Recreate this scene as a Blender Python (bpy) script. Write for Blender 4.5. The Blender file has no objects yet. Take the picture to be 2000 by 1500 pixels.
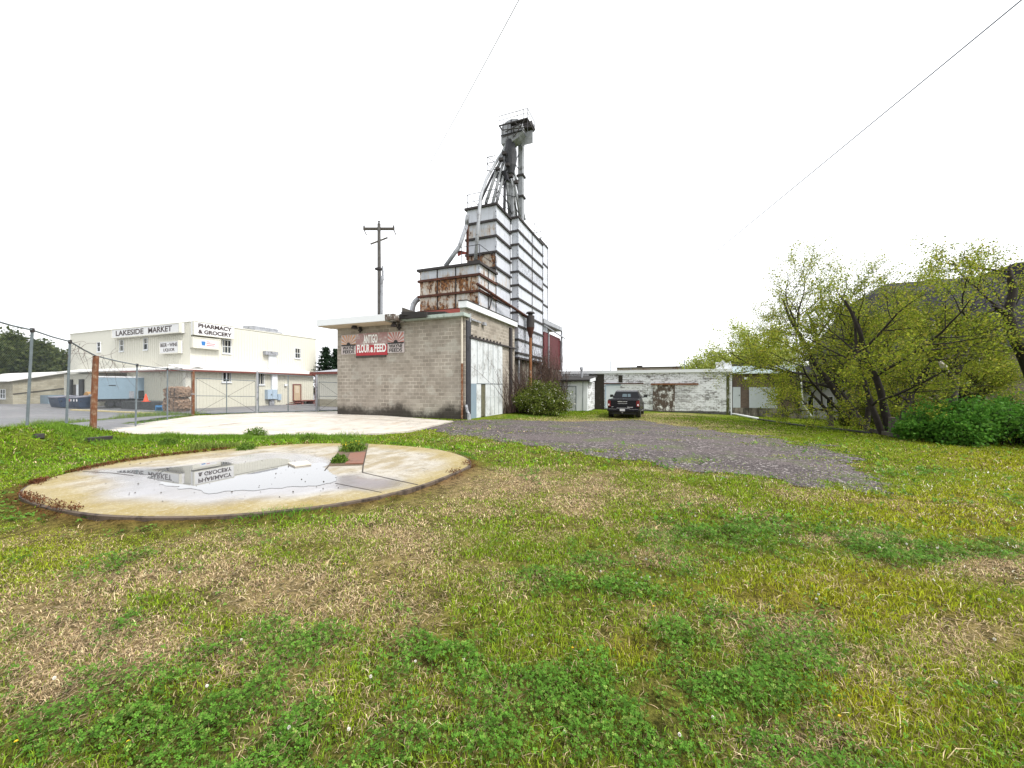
import bpy, math, random
import numpy as np
from mathutils import Vector, Matrix

random.seed(7); RNG = np.random.default_rng(11)
scene = bpy.context.scene
COL = scene.collection
# ------------------------------------------------------------------ layout survey
# the town grid (walls of every building) is the world XY grid; the camera stands at the
# origin, 1.65 m up, turned 22 degrees left of +Y.  S() turns a sight line + distance into a point.
F = 755.0; HZ = 757.0; EYE = 1.65; TH = math.radians(22.0)
CO, SI = math.cos(TH), math.sin(TH)

def w(cx, cy): return (cx*CO - cy*SI, cx*SI + cy*CO)
def S(px, py, d):
    x, y = w((px-1000)/F*d, d); return Vector((x, y, EYE+(HZ-py)*d/F))
def onY(px, Y):
    r = (px-1000)/F; d = Y/(r*SI+CO); return d*(r*CO-SI), d
def onX(px, X):
    r = (px-1000)/F; d = X/(r*CO-SI); return d*(r*SI+CO), d
def zat(py, d): return EYE+(HZ-py)*d/F
def sst(a, b, x):
    t = np.clip((np.asarray(x, float)-a)/(b-a), 0, 1); return t*t*(3-2*t)

_perm = np.random.default_rng(5).random((257, 257))
def vnoise(x, y):
    x = np.asarray(x, float); y = np.asarray(y, float)
    xi = np.floor(x).astype(int); yi = np.floor(y).astype(int)
    fx = x-xi; fy = y-yi; fx = fx*fx*(3-2*fx); fy = fy*fy*(3-2*fy)
    g = lambda i, j: _perm[i % 256, j % 256]
    a = g(xi, yi)*(1-fx)+g(xi+1, yi)*fx; b = g(xi, yi+1)*(1-fx)+g(xi+1, yi+1)*fx
    return a*(1-fy)+b*fy
def fbm(x, y, o=4):
    s = 0; a = .5; t = 0
    for k in range(o):
        s = s+a*vnoise(x*2**k+17.3*k, y*2**k+9.1*k); t += a; a *= .5
    return s/t

FA = np.array([-18.6, 22.5]); FB = np.array([-11.0, 6.4])
G0 = np.array([-18.9, 23.0]); G1 = np.array([-13.2, 26.0])
fdir = (FB-FA)/np.linalg.norm(FB-FA); flen = np.linalg.norm(FB-FA)
fnor = np.array([fdir[1], -fdir[0]])
if fnor[0] > 0: fnor = -fnor
gdir = (G1-G0)/np.linalg.norm(G1-G0); gnor = np.array([-gdir[1], gdir[0]])
def cam2(X, Y): return X*CO+Y*SI, -X*SI+Y*CO
def beyond(cx, cy):
    bF = (cx-FA[0])*fnor[0]+(cy-FA[1])*fnor[1]
    bG = (cx-G0[0])*gnor[0]+(cy-G0[1])*gnor[1]
    return np.maximum(bF, bG)
_pad = [(165,846),(215,836),(300,823),(380,812),(500,807),(660,803),(700,808),(885,822),(862,827),(825,836),(800,841),(740,846),(640,849),(500,848),(330,848)]
def flatpt(px, py, z):
    d = (EYE-z)*F/(py-HZ); return w((px-1000)/F*d, d)
pad_poly = np.array([flatpt(px, py, .06) for px, py in _pad]); _plo = pad_poly.min(0)-2.5; _phi = pad_poly.max(0)+2.5
def sdist(P, poly):
    "signed distance (negative inside) of points P (n,2) to polygon"
    P = np.asarray(P, float); poly = np.asarray(poly, float); best = np.full(len(P), 1e9); ins = np.zeros(len(P), bool)
    for i in range(len(poly)):
        a = poly[i]; b = poly[(i+1) % len(poly)]; e = b-a
        t = np.clip(((P-a)@e)/max(1e-9, e@e), 0, 1); q = P-(a+t[:, None]*e)
        best = np.minimum(best, np.hypot(q[:, 0], q[:, 1]))
        c = ((a[1] > P[:, 1]) != (b[1] > P[:, 1]))
        if abs(e[1]) > 1e-12: ins ^= c & (P[:, 0] < e[0]*(P[:, 1]-a[1])/e[1]+a[0])
    return np.where(ins, -best, best)
def terr(X, Y):
    X = np.asarray(X, float); Y = np.asarray(Y, float); z = np.atleast_1d(terr0(X, Y)); Xr, Yr = np.broadcast_arrays(X, Y)
    x1 = np.atleast_1d(Xr).ravel(); y1 = np.atleast_1d(Yr).ravel(); near = np.flatnonzero((x1 > _plo[0]) & (x1 < _phi[0]) & (y1 > _plo[1]) & (y1 < _phi[1]))
    if len(near):
        zr = z.ravel().copy(); pd = sdist(np.c_[x1[near], y1[near]], pad_poly); zr[near] = np.minimum(zr[near], .03+np.maximum(0, pd-.1)*.3); z = zr.reshape(z.shape)
    return z if X.ndim else z[0]
def terr0(X, Y):
    X = np.asarray(X, float); Y = np.asarray(Y, float)
    cx, cy = cam2(X, Y)
    z = -.35*sst(12, 26, cy)*sst(-2, 5, cx) - .0009*np.clip(cx, 0, 30)**2
    z = z - .4*sst(.5, 9, beyond(cx, cy))*(1-sst(-2, 5, cx))
    t = (cx-FA[0])*fdir[0]+(cy-FA[1])*fdir[1]; dd = np.abs((cx-FA[0])*fnor[0]+(cy-FA[1])*fnor[1])
    h = .8*np.clip(t/flen, 0, 1.3)
    z = z + h*np.exp(-(dd/.95)**2)
    z = z + .03*(vnoise(X*.5, Y*.5)-.5)*sst(60, 20, np.hypot(X, Y))
    return z
def tz(x, y): return float(terr(x, y))
def G(px, py, dz=0.0):
    z = 0.0
    for _ in range(24):
        d = (EYE-z)*F/(py-HZ); x, y = w((px-1000)/F*d, d); z = .5*z+.5*(tz(x, y)+dz)
    return Vector((x, y, z))
def Gv(px, py):
    px = np.asarray(px, float); py = np.asarray(py, float); z = np.zeros(len(px))
    for _ in range(25):
        d = (EYE-z)*F/(py-HZ); x, y = w((px-1000)/F*d, d); z = .5*z+.5*terr(x, y)
    return x, y

# ------------------------------------------------------------------ mesh helpers
class MB:
    def __init__(s): s.v = []; s.f = []; s.m = []
    def add(s, vs, fs, mi=0):
        o = len(s.v); s.v += [tuple(p) for p in vs]; s.f += [tuple(i+o for i in f) for f in fs]; s.m += [mi]*len(fs); return s
    def box(s, x0, x1, y0, y1, z0, z1, mi=0):
        if x0 > x1: x0, x1 = x1, x0
        if y0 > y1: y0, y1 = y1, y0
        vs = [(x0,y0,z0),(x1,y0,z0),(x1,y1,z0),(x0,y1,z0),(x0,y0,z1),(x1,y0,z1),(x1,y1,z1),(x0,y1,z1)]
        return s.add(vs, [(0,3,2,1),(4,5,6,7),(0,1,5,4),(1,2,6,5),(2,3,7,6),(3,0,4,7)], mi)
    def beam(s, a, b, wd, ht, mi=0, up=(0,0,1)):
        a = Vector(a); b = Vector(b); d = (b-a).normalized(); u = Vector(up)
        if abs(d.dot(u)) > .98: u = Vector((1,0,0))
        sx = d.cross(u).normalized(); uy = sx.cross(d).normalized()
        vs = []
        for p in (a, b):
            for i, j in ((-1,-1),(1,-1),(1,1),(-1,1)): vs.append(p+sx*(i*wd/2)+uy*(j*ht/2))
        return s.add(vs, [(0,1,2,3),(7,6,5,4),(0,4,5,1),(1,5,6,2),(2,6,7,3),(3,7,4,0)], mi)
    def tube(s, pts, rs, n=8, mi=0, caps=True):
        pts = [Vector(p) for p in pts]
        if not hasattr(rs, '__len__'): rs = [rs]*len(pts)
        o = len(s.v); fs = []
        u = None
        for i, p in enumerate(pts):
            d = (pts[min(i+1, len(pts)-1)]-pts[max(i-1, 0)])
            d = d.normalized() if d.length > 1e-9 else Vector((0,0,1))
            if u is None:
                u = d.cross(Vector((0,0,1)) if abs(d.z) < .9 else Vector((1,0,0))).normalized()
            else:
                u = (u-d*u.dot(d)); u = u.normalized() if u.length > 1e-6 else d.orthogonal().normalized()
            v = d.cross(u)
            for k in range(n):
                a = 2*math.pi*k/n
                s.v.append(tuple(p+(u*math.cos(a)+v*math.sin(a))*rs[i]))
        for i in range(len(pts)-1):
            for k in range(n):
                k2 = (k+1) % n
                fs.append((o+i*n+k, o+i*n+k2, o+(i+1)*n+k2, o+(i+1)*n+k))
        if caps and n > 2:
            fs.append(tuple(o+k for k in reversed(range(n)))); fs.append(tuple(o+(len(pts)-1)*n+k for k in range(n)))
        s.f += fs; s.m += [mi]*len(fs); return s
    def prism(s, poly, z0, z1, mi=0, z0f=None):
        n = len(poly); vs = [(p[0], p[1], z0) for p in poly]+[(p[0], p[1], z1) for p in poly]
        a = sum(poly[i][0]*poly[(i+1) % n][1]-poly[(i+1) % n][0]*poly[i][1] for i in range(n))
        fs = [tuple(reversed(range(n))), tuple(range(n, 2*n))]+[(i, (i+1) % n, n+(i+1) % n, n+i) for i in range(n)]
        if a < 0: fs = [tuple(reversed(f)) for f in fs]
        return s.add(vs, fs, mi)
    def extr(s, poly, off, mi=0):
        "closed polygon of 3D points pushed along off"
        n = len(poly); off = Vector(off); vs = [Vector(p) for p in poly]; vs += [p+off for p in vs]
        return s.add(vs, [tuple(reversed(range(n))), tuple(range(n, 2*n))]+[(i, (i+1) % n, n+(i+1) % n, n+i) for i in range(n)], mi)
    def build(s, name, mat, parent=None, smooth=False, bevel=0):
        me = bpy.data.meshes.new(name); me.from_pydata(s.v, [], s.f)
        mats = mat if isinstance(mat, (list, tuple)) else [mat]
        for m in mats: me.materials.append(m)
        if len(mats) > 1: me.polygons.foreach_set('material_index', s.m)
        import bmesh
        bm = bmesh.new(); bm.from_mesh(me); bmesh.ops.recalc_face_normals(bm, faces=bm.faces); bm.to_mesh(me); bm.free()
        if smooth: me.polygons.foreach_set('use_smooth', [True]*len(me.polygons))
        o = bpy.data.objects.new(name, me); COL.objects.link(o)
        if parent is not None:
            o.parent = parent; o.matrix_parent_inverse = parent.matrix_basis.inverted()
        if bevel:
            b = o.modifiers.new('bevel', 'BEVEL'); b.width = bevel; b.segments = 2; b.limit_method = 'ANGLE'
        return o

def tag(o, label=None, cat=None, group=None, kind=None):
    if label: o['label'] = label
    if cat: o['category'] = cat
    if group: o['group'] = group
    if kind: o['kind'] = kind
    return o
def thing(name, loc, label, cat, group=None):
    o = bpy.data.objects.new(name, None); COL.objects.link(o); o.location = loc; o.empty_display_size = .2
    return tag(o, label, cat, group)
def np_mesh(name, V, quads, mat, cols=None, parent=None):
    me = bpy.data.meshes.new(name); n = len(V); q = np.asarray(quads, np.int32); k = q.shape[1]
    me.vertices.add(n); me.vertices.foreach_set('co', np.asarray(V, np.float32).ravel())
    me.loops.add(q.size); me.loops.foreach_set('vertex_index', q.ravel())
    me.polygons.add(len(q)); me.polygons.foreach_set('loop_start', np.arange(0, q.size, k, dtype=np.int32))
    me.update(calc_edges=True)
    if cols is not None:
        at = me.color_attributes.new('Col', 'FLOAT_COLOR', 'POINT')
        c = np.ones((n, 4), np.float32); c[:, :3] = cols; at.data.foreach_set('color', c.ravel())
    me.materials.append(mat)
    o = bpy.data.objects.new(name, me); COL.objects.link(o)
    if parent is not None:
        o.parent = parent; o.matrix_parent_inverse = parent.matrix_basis.inverted()
    return o
def copy_tree(o, parent=None):
    c = o.copy(); COL.objects.link(c)
    if parent is not None: c.parent = parent
    for ch in list(o.children): copy_tree(ch, c)
    return c

# ------------------------------------------------------------------ materials
class N:
    def __init__(s, name):
        m = bpy.data.materials.new(name); m.use_nodes = True; s.mat = m; s.t = m.node_tree; s.n = s.t.nodes
        s.b = s.n['Principled BSDF']; s.out = s.n['Material Output']
    def new(s, typ, **kw):
        n = s.n.new(typ)
        for k, v in kw.items():
            if k.startswith('i_'): n.inputs[k[2:].replace('_', ' ')].default_value = v
            else: setattr(n, k, v)
        return n
    def link(s, a, b): s.t.links.new(a, b)
    def coords(s, sx=1, sy=1, sz=1):
        g = s.new('ShaderNodeNewGeometry'); m = s.new('ShaderNodeVectorMath', operation='MULTIPLY')
        s.link(g.outputs['Position'], m.inputs[0]); m.inputs[1].default_value = (sx, sy, sz); return m.outputs[0]
    def noise(s, scale, vec=None, detail=5, rough=.6, dist=0):
        n = s.new('ShaderNodeTexNoise'); n.inputs['Scale'].default_value = scale; n.inputs['Detail'].default_value = detail
        n.inputs['Roughness'].default_value = rough; n.inputs['Distortion'].default_value = dist
        s.link(vec if vec is not None else s.coords(), n.inputs['Vector']); return n.outputs['Fac']
    def ramp(s, fac, a, b, ca=0.0, cb=1.0):
        r = s.new('ShaderNodeMapRange', interpolation_type='SMOOTHSTEP'); r.inputs[1].default_value = a; r.inputs[2].default_value = b
        r.inputs[3].default_value = ca; r.inputs[4].default_value = cb; s.link(fac, r.inputs[0]); return r.outputs[0]
    def math(s, op, a, b=None):
        n = s.new('ShaderNodeMath', operation=op)
        for i, x in enumerate((a, b)):
            if x is None: continue
            if isinstance(x, (int, float)): n.inputs[i].default_value = x
            else: s.link(x, n.inputs[i])
        return n.outputs[0]
    def mix(s, fac, a, b, mode='MIX'):
        n = s.new('ShaderNodeMix', data_type='RGBA', blend_type=mode)
        for i, x in ((0, fac), (6, a), (7, b)):
            if isinstance(x, (int, float)): n.inputs[i].default_value = x
            elif isinstance(x, tuple): n.inputs[i].default_value = (*x, 1)
            else: s.link(x, n.inputs[i])
        return n.outputs[2]
    def bump(s, h, strength=.3, dist=.02):
        n = s.new('ShaderNodeBump'); n.inputs['Strength'].default_value = strength; n.inputs['Distance'].default_value = dist
        s.link(h, n.inputs['Height']); s.link(n.outputs[0], s.b.inputs['Normal'])
    def fin(s, col, rough=.8, metal=0, spec=.5):
        if isinstance(col, tuple): s.b.inputs['Base Color'].default_value = (*col, 1)
        else: s.link(col, s.b.inputs['Base Color'])
        if isinstance(rough, (int, float)): s.b.inputs['Roughness'].default_value = rough
        else: s.link(rough, s.b.inputs['Roughness'])
        s.b.inputs['Metallic'].default_value = metal; s.b.inputs['Specular IOR Level'].default_value = spec
        return s.mat

def sc(c, k): return tuple(min(1, x*k) for x in c)
def plain(name, c, rough=.7, var=.18, scale=4, metal=0, spec=.4, bump=.0):
    n = N(name); f = n.noise(scale); f2 = n.noise(scale*9, detail=3)
    f = n.math('ADD', n.math('MULTIPLY', f, .65), n.math('MULTIPLY', f2, .35))
    col = n.mix(n.ramp(f, .3, .7), sc(c, 1-var), sc(c, 1+var))
    if bump: n.bump(f2, bump, .01)
    return n.fin(col, rough, metal, spec)
def weathered(name, c, stain, lo=.55, hi=.7, scale=1.5, sx=1, sz=.3, rough=.7, var=.12, fine=14, metal=0, bump=.15, spec=.35):
    "paint with blotches and vertical runs of a second colour showing through"
    n = N(name)
    a = n.noise(scale, n.coords(1, 1, 1), 6, .65); st = n.noise(scale*2.2, n.coords(sx*2, sx*2, sz), 5, .7)
    fi = n.noise(fine, n.coords(1, 1, .5), 3)
    f = n.math('ADD', n.math('MULTIPLY', a, .45), n.math('ADD', n.math('MULTIPLY', st, .35), n.math('MULTIPLY', fi, .2)))
    base = n.mix(n.noise(3), sc(c, 1-var), sc(c, 1+var))
    s2 = n.mix(n.ramp(n.noise(8), .35, .65), sc(stain, .6), sc(stain, 1.35))
    col = n.mix(n.ramp(f, lo, hi), base, s2)
    n.bump(f, bump, .02)
    return n.fin(col, rough, metal, spec)
def leafmat(name, trans=.42, rough=.55):
    n = N(name); at = n.new('ShaderNodeAttribute', attribute_name='Col')
    n.b.inputs['Roughness'].default_value = rough; n.b.inputs['Specular IOR Level'].default_value = .08
    n.link(at.outputs['Color'], n.b.inputs['Base Color'])
    tr = n.new('ShaderNodeBsdfTranslucent'); mx = n.new('ShaderNodeMixShader'); mx.inputs[0].default_value = trans
    n.link(at.outputs['Color'], tr.inputs['Color']); n.link(n.b.outputs[0], mx.inputs[1]); n.link(tr.outputs[0], mx.inputs[2])
    n.link(mx.outputs[0], n.out.inputs['Surface']); return n.mat
def blockwall(name, c1, c2, mortar, bw=.405, bh=.2, msize=.011, stainc=None, stain=(.5, .62), basez=None, baseh=.5, paint=None, pl=(.5, .6), pale=None):
    n = N(name); g = n.new('ShaderNodeNewGeometry'); sp = n.new('ShaderNodeSeparateXYZ'); n.link(g.outputs['Position'], sp.inputs[0])
    cb = n.new('ShaderNodeCombineXYZ'); n.link(n.math('ADD', sp.outputs[0], sp.outputs[1]), cb.inputs[0]); n.link(sp.outputs[2], cb.inputs[1])
    br = n.new('ShaderNodeTexBrick'); n.link(cb.outputs[0], br.inputs['Vector'])
    br.inputs['Color1'].default_value = (*c1, 1); br.inputs['Color2'].default_value = (*c2, 1); br.inputs['Mortar'].default_value = (*mortar, 1)
    br.inputs['Scale'].default_value = 1; br.inputs['Mortar Size'].default_value = msize; br.inputs['Mortar Smooth'].default_value = .4
    br.inputs['Bias'].default_value = -.1; br.inputs['Brick Width'].default_value = bw; br.inputs['Row Height'].default_value = bh
    # mortar worn away / smeared over in places
    wear = n.ramp(n.noise(.75, detail=6, rough=.7), .36, .6)
    avg = tuple((a+b)/2 for a, b in zip(c1, c2))
    col = n.mix(n.math('MULTIPLY', n.math('MULTIPLY', wear, br.outputs['Fac']), .78), br.outputs['Color'], avg)
    big = n.noise(.9, detail=5); col = n.mix(n.ramp(big, .3, .7), col, n.mix(1.0, col, (.72, .70, .68), 'MULTIPLY'))
    col = n.mix(n.ramp(n.noise(30, detail=2), .3, .75, 0, .35), col, sc(avg, .6))
    if pale is not None:
        col = n.mix(n.ramp(n.noise(.8, n.coords(1, 1, 1.5), 4), .56, .68, 0, .55), col, pale)
    if paint is not None:
        f = n.math('ADD', n.math('MULTIPLY', n.noise(1.3, n.coords(.6, .6, 2.0), 6, .7), .5), n.math('MULTIPLY', n.noise(9, n.coords(.5, .5, 1.6), 4, .75), .5))
        f = n.math('SUBTRACT', f, n.math('MULTIPLY', br.outputs['Fac'], -.045))
        col = n.mix(n.ramp(f, pl[0], pl[1]), paint, col)
    if stainc is not None:
        st = n.noise(.7, n.coords(1.6, 1.6, .35), 5, .65)
        col = n.mix(n.ramp(st, stain[0], stain[1], 0, .8), col, stainc)
    if basez is not None:
        zz = n.math('DIVIDE', n.math('SUBTRACT', sp.outputs[2], basez), baseh)
        e = n.math('SUBTRACT', n.math('ADD', n.math('MULTIPLY', n.noise(.45, n.coords(1, 1, .1), 4), 3.2), n.math('MULTIPLY', n.noise(5, detail=4), .9)), zz)
        col = n.mix(n.ramp(e, .85, 1.8, 0, .9), col, stainc)
    n.bump(n.math('SUBTRACT', n.math('MULTIPLY', n.noise(45, detail=3), .25), br.outputs['Fac']), .5, .012)
    return n.fin(col, .9, 0, .2)

mt = {}
RUST = (.06, .022, .014)
mt['block'] = blockwall('grey_concrete_block', (.41, .37, .318), (.28, .25, .212), (.62, .56, .48), msize=.022, stainc=(.028, .024, .02), stain=(.66, .8), basez=0.0, baseh=.62, pale=(.42, .40, .35))
mt['whiteblock'] = blockwall('flaking_white_block', (.30, .29, .28), (.17, .165, .16), (.12, .12, .12), bw=.41, bh=.2, msize=.02, stainc=(.03, .028, .02), stain=(.62, .74), basez=-.45, baseh=.14, paint=(.72, .73, .76), pl=(.50, .585))
mt['tanblock'] = blockwall('tan_split_block', (.46, .43, .34), (.36, .33, .25), (.26, .24, .18), bw=.6, bh=.2, msize=.02)
mt['darkstone'] = blockwall('dark_stained_foundation', (.34, .31, .26), (.2, .18, .15), (.4, .37, .32), bw=.5, bh=.25, msize=.02, stainc=(.02, .017, .012), stain=(.4, .55))
mt['brownbrick'] = blockwall('brown_brick', (.17, .125, .10), (.12, .09, .075), (.15, .125, .105), bw=.22, bh=.075, msize=.008, stainc=(.05, .04, .035), stain=(.55, .7))
mt['cream'] = weathered('cream_siding', (.60, .585, .51), (.38, .36, .29), .66, .82, .7, 1, .15, .5, .05)
mt['creamlow'] = weathered('cream_siding_dirty', (.54, .525, .44), (.28, .26, .2), .58, .75, .8, 1, .15, .55, .06)
mt['white'] = weathered('white_paint', (.68, .70, .72), (.30, .29, .27), .58, .78, 1.2, 1, .3, .5, .04)
mt['whiteroof'] = plain('white_membrane_roof', (.68, .67, .645), .7, .08)
def binmat(name, base, rlo, rhi, spot=.72, grime=.55, rustc=(.12, .04, .016)):
    "old white paint on steel: soot runs, flaked specks and rust eating through"
    n = N(name); col = n.mix(n.noise(2.5, detail=5), sc(base, .88), sc(base, 1.1))
    run = n.noise(1.0, n.coords(7, 7, .45), 5, .7); soft = n.noise(1.1, detail=4)
    col = n.mix(n.ramp(n.math('ADD', n.math('MULTIPLY', run, .6), n.math('MULTIPLY', soft, .4)), grime-.05, grime+.12, 0, .6), col, (.20, .19, .185))
    col = n.mix(n.ramp(n.noise(11, n.coords(1, 1, .6), 5, .75), spot-.03, spot+.02, 0, .9), col, (.035, .028, .025))
    big = n.noise(.75, n.coords(1, 1, 1.2), 5, .65); st = n.noise(1.0, n.coords(5.5, 5.5, .55), 5, .75); fi = n.noise(10, n.coords(1, 1, .5), 4, .7)
    f = n.math('ADD', n.math('MULTIPLY', big, .42), n.math('ADD', n.math('MULTIPLY', st, .36), n.math('MULTIPLY', fi, .22)))
    rc = n.mix(n.ramp(n.noise(7, detail=5), .38, .62), sc(rustc, .45), (.24, .10, .03))
    col = n.mix(n.ramp(f, rlo-.06, rlo, 0, .45), col, (.42, .30, .17)); col = n.mix(n.ramp(f, rlo, rhi), col, rc)
    n.bump(f, .12, .02); return n.fin(col, .6, 0, .3)
mt['bin'] = binmat('bin_white_paint', (.53, .55, .61), .625, .70, .70)
mt['binspot'] = binmat('bin_flaking_paint', (.48, .50, .56), .61, .68, .56)
mt['binrust'] = binmat('bin_rusty_paint', (.50, .49, .48), .46, .52, .66)
mt['binhalf'] = binmat('bin_partly_rusty_paint', (.49, .51, .56), .535, .60, .66)
mt['rust'] = weathered('brown_rust', RUST, (.15, .05, .022), .5, .65, 3, 1, .5, .85, .3)
mt['redrust'] = weathered('red_rusty_flashing', (.15, .03, .022), (.30, .16, .10), .6, .7, 2.5, 1, .5, .75, .25)
mt['darkiron'] = weathered('dark_iron', (.035, .03, .03), (.10, .045, .03), .55, .7, 4, 1, .5, .7, .3)
mt['galv'] = weathered('weathered_galvanised_steel', (.30, .31, .335), (.07, .066, .065), .50, .62, 2.5, 2, .2, .55, .15, metal=.0)
mt['galvdark'] = weathered('sooty_shaded_steel', (.035, .035, .042), (.012, .012, .015), .5, .65, 2.5, 2, .2, .6, .3, metal=0)
mt['steelpost'] = plain('fence_steel', (.13, .155, .17), .55, .2, 6, .0)
mt['wood'] = weathered('weathered_wood', (.07, .062, .053), (.045, .04, .036), .5, .65, 5, 3, .12, .9, .25)
mt['rustywood'] = weathered('red_brown_wood', (.155, .058, .026), (.22, .15, .10), .47, .6, 4, 3, .3, .85, .4, fine=18)
mt['galvdoor'] = weathered('white_sheet_metal_door', (.56, .585, .60), (.20, .19, .17), .49, .64, 1.6, 3.2, .18, .5, .08)
mt['greyblue'] = weathered('grey_blue_paint', (.20, .26, .31), (.13, .14, .15), .58, .75, 1.6, 1.6, .2, .6, .1)
mt['trailer'] = weathered('faded_blue_trailer', (.21, .29, .35), (.30, .33, .34), .56, .75, .9, 1.2, .15, .5, .12)
mt['blackpaint'] = plain('black_car_paint', (.006, .006, .009), .22, .1, 3, 0, .28)
mt['rubber'] = plain('rubber', (.02, .02, .02), .85)
mt['glassdark'] = plain('dark_glass', (.012, .014, .017), .25, .1, 1, 0, .2)
mt['chrome'] = plain('chrome', (.6, .6, .62), .2, .05, 5, .9)
mt['redlamp'] = plain('red_lamp_lens', (.16, .010, .010), .3)
mt['redbrown'] = plain('red_brown_trim', (.16, .045, .035), .6, .15)
mt['redsiding'] = weathered('dark_red_siding', (.10, .013, .016), (.045, .009, .009), .52, .68, 2, 1, 1, .6, .2)
mt['soffit'] = plain('tan_soffit', (.50, .42, .31), .8, .12)
mt['greenfascia'] = weathered('pale_green_fascia', (.36, .42, .38), (.10, .12, .09), .52, .66, 4, .6, 1, .6, .1)
mt['tar'] = weathered('tar_roof', (.03, .028, .027), (.10, .09, .08), .55, .7, 3, 1, 1, .9, .3)
mt['shingle'] = blockwall('purple_grey_shingles', (.040, .038, .052), (.024, .023, .032), (.014, .014, .018), bw=.3, bh=.16, msize=.01)
mt['navy'] = plain('navy_dumpster_paint', (.035, .05, .085), .5, .25)
mt['sticker'] = plain('sticker_white', (.8, .8, .8), .6, .05)
mt['signwhite'] = plain('sign_white', (.66, .66, .665), .45, .03)
mt['ink'] = plain('dark_brown_lettering', (.045, .028, .028), .5, .1)
mt['black'] = plain('black_lettering', (.02, .02, .02), .6, .1)
mt['signred'] = weathered('faded_red_sign', (.42, .035, .045), (.36, .25, .25), .6, .75, 2.2, 1, 1, .5, .1)
mt['signpink'] = weathered('faded_pink_sign', (.33, .19, .18), (.45, .40, .38), .45, .65, 2.0, 1, .8, .5, .1)
mt['signgrey'] = weathered('faded_sign_panel', (.50, .44, .43), (.62, .60, .58), .5, .65, 3, 1, 1, .5, .1)
mt['raypink'] = plain('faded_pink_rays', (.42, .17, .14), .6, .25)
mt['rayorange'] = plain('faded_orange_rays', (.50, .27, .15), .6, .25)
mt['white_ink'] = plain('white_lettering', (.82, .82, .8), .5, .05)
mt['blue'] = plain('blue_emblem', (.03, .16, .42), .5, .1)
mt['redink'] = plain('red_ink', (.45, .06, .08), .5, .1)
mt['boxblue'] = plain('pale_blue_grey_cabinet', (.34, .43, .52), .5, .06)
mt['tan'] = plain('tan_door', (.42, .33, .22), .6, .1)
mt['orange'] = plain('orange_cone', (.75, .09, .03), .5, .08)
mt['cardboard'] = weathered('crushed_cardboard', (.25, .165, .11), (.62, .56, .50), .56, .62, 9, 1, 1, .9, .4, fine=16, bump=1.0)
mt['pallet'] = plain('blue_pallet', (.06, .2, .38), .7, .2)
mt['peel'] = weathered('peeling_white_wood', (.10, .075, .06), (.66, .66, .65), .505, .555, 2.5, 4, .35, .85, .25, fine=5)
mt['doorlight'] = plain('pale_blue_white_door', (.60, .645, .68), .5, .04)
mt['doorgrey'] = plain('grey_white_door', (.47, .505, .535), .5, .05)
mt['bark'] = plain('dark_bark', (.024, .019, .016), .95, .4, 8, bump=.6)
mt['barkgrey'] = plain('grey_bark', (.075, .065, .056), .95, .4, 8, bump=.6)
mt['deadwood'] = plain('bare_dead_wood', (.52, .47, .41), .8, .2, 5)
mt['vine'] = plain('dry_vine', (.085, .052, .042), .9, .35, 6)
mt['leaf'] = leafmat('leaf'); mt['grass'] = leafmat('grass_blade', .3); mt['needle'] = leafmat('needle', .1)
mt['petal'] = leafmat('petal', .3)
mt['wire'] = plain('cable', (.10, .115, .17), .7)
mt['faintwire'] = plain('pale_cable', (.22, .23, .25), .7)
mt['pvc'] = plain('white_plastic_pipe', (.78, .8, .8), .4, .05)
mt['blackpipe'] = plain('black_pipe', (.02, .02, .02), .6)
mt['orangeboard'] = weathered('wet_red_board', (.19, .085, .055), (.12, .07, .05), .5, .65, 3, 1, 1, .6, .15)
mt['palecream'] = plain('pale_board', (.55, .50, .42), .8, .1)
# ================================================================== ground and ground cover
def spline(pts, n=8):
    "closed smooth outline"
    P = [np.array(p[:2], float) for p in pts]; m = len(P); out = []
    for i in range(m):
        p0, p1, p2, p3 = P[i-1], P[i], P[(i+1) % m], P[(i+2) % m]
        for k in range(n):
            t = k/n
            out.append(.5*((2*p1)+(-p0+p2)*t+(2*p0-5*p1+4*p2-p3)*t*t+(-p0+3*p1-3*p2+p3)*t**3))
    return np.array(out)
SLABZ = .10
def slabpt(px, py, z=SLABZ):
    d = (EYE-z)*F/(py-HZ); return w((px-1000)/F*d, d)
slab_px = [(44,964),(62,946),(130,925),(205,908),(300,893),(400,882),(485,874),(565,868),(640,866),(720,867),(800,872),(860,879),(905,892),(916,906),(895,919),(830,944),(760,963),(690,977),(600,990),(460,1003),(330,1008),(200,1004),(110,991),(62,977)]
slab_poly = spline([slabpt(*p) for p in slab_px], 5)
grav_px = [(822,838),(880,823),(985,819),(1100,824),(1180,822),(1250,820),(1300,829),(1400,842),(1440,848),(1500,853),(1545,868),(1600,866),(1640,880),(1660,905),(1715,918),(1745,940),(1780,962),(1690,957),(1600,948),(1480,935),(1370,922),(1290,908),(1190,893),(1090,878),(1000,866),(920,855),(850,845)]
grav_poly = np.array([tuple(G(*p))[:2] for p in grav_px])
mill_px = None

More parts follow.
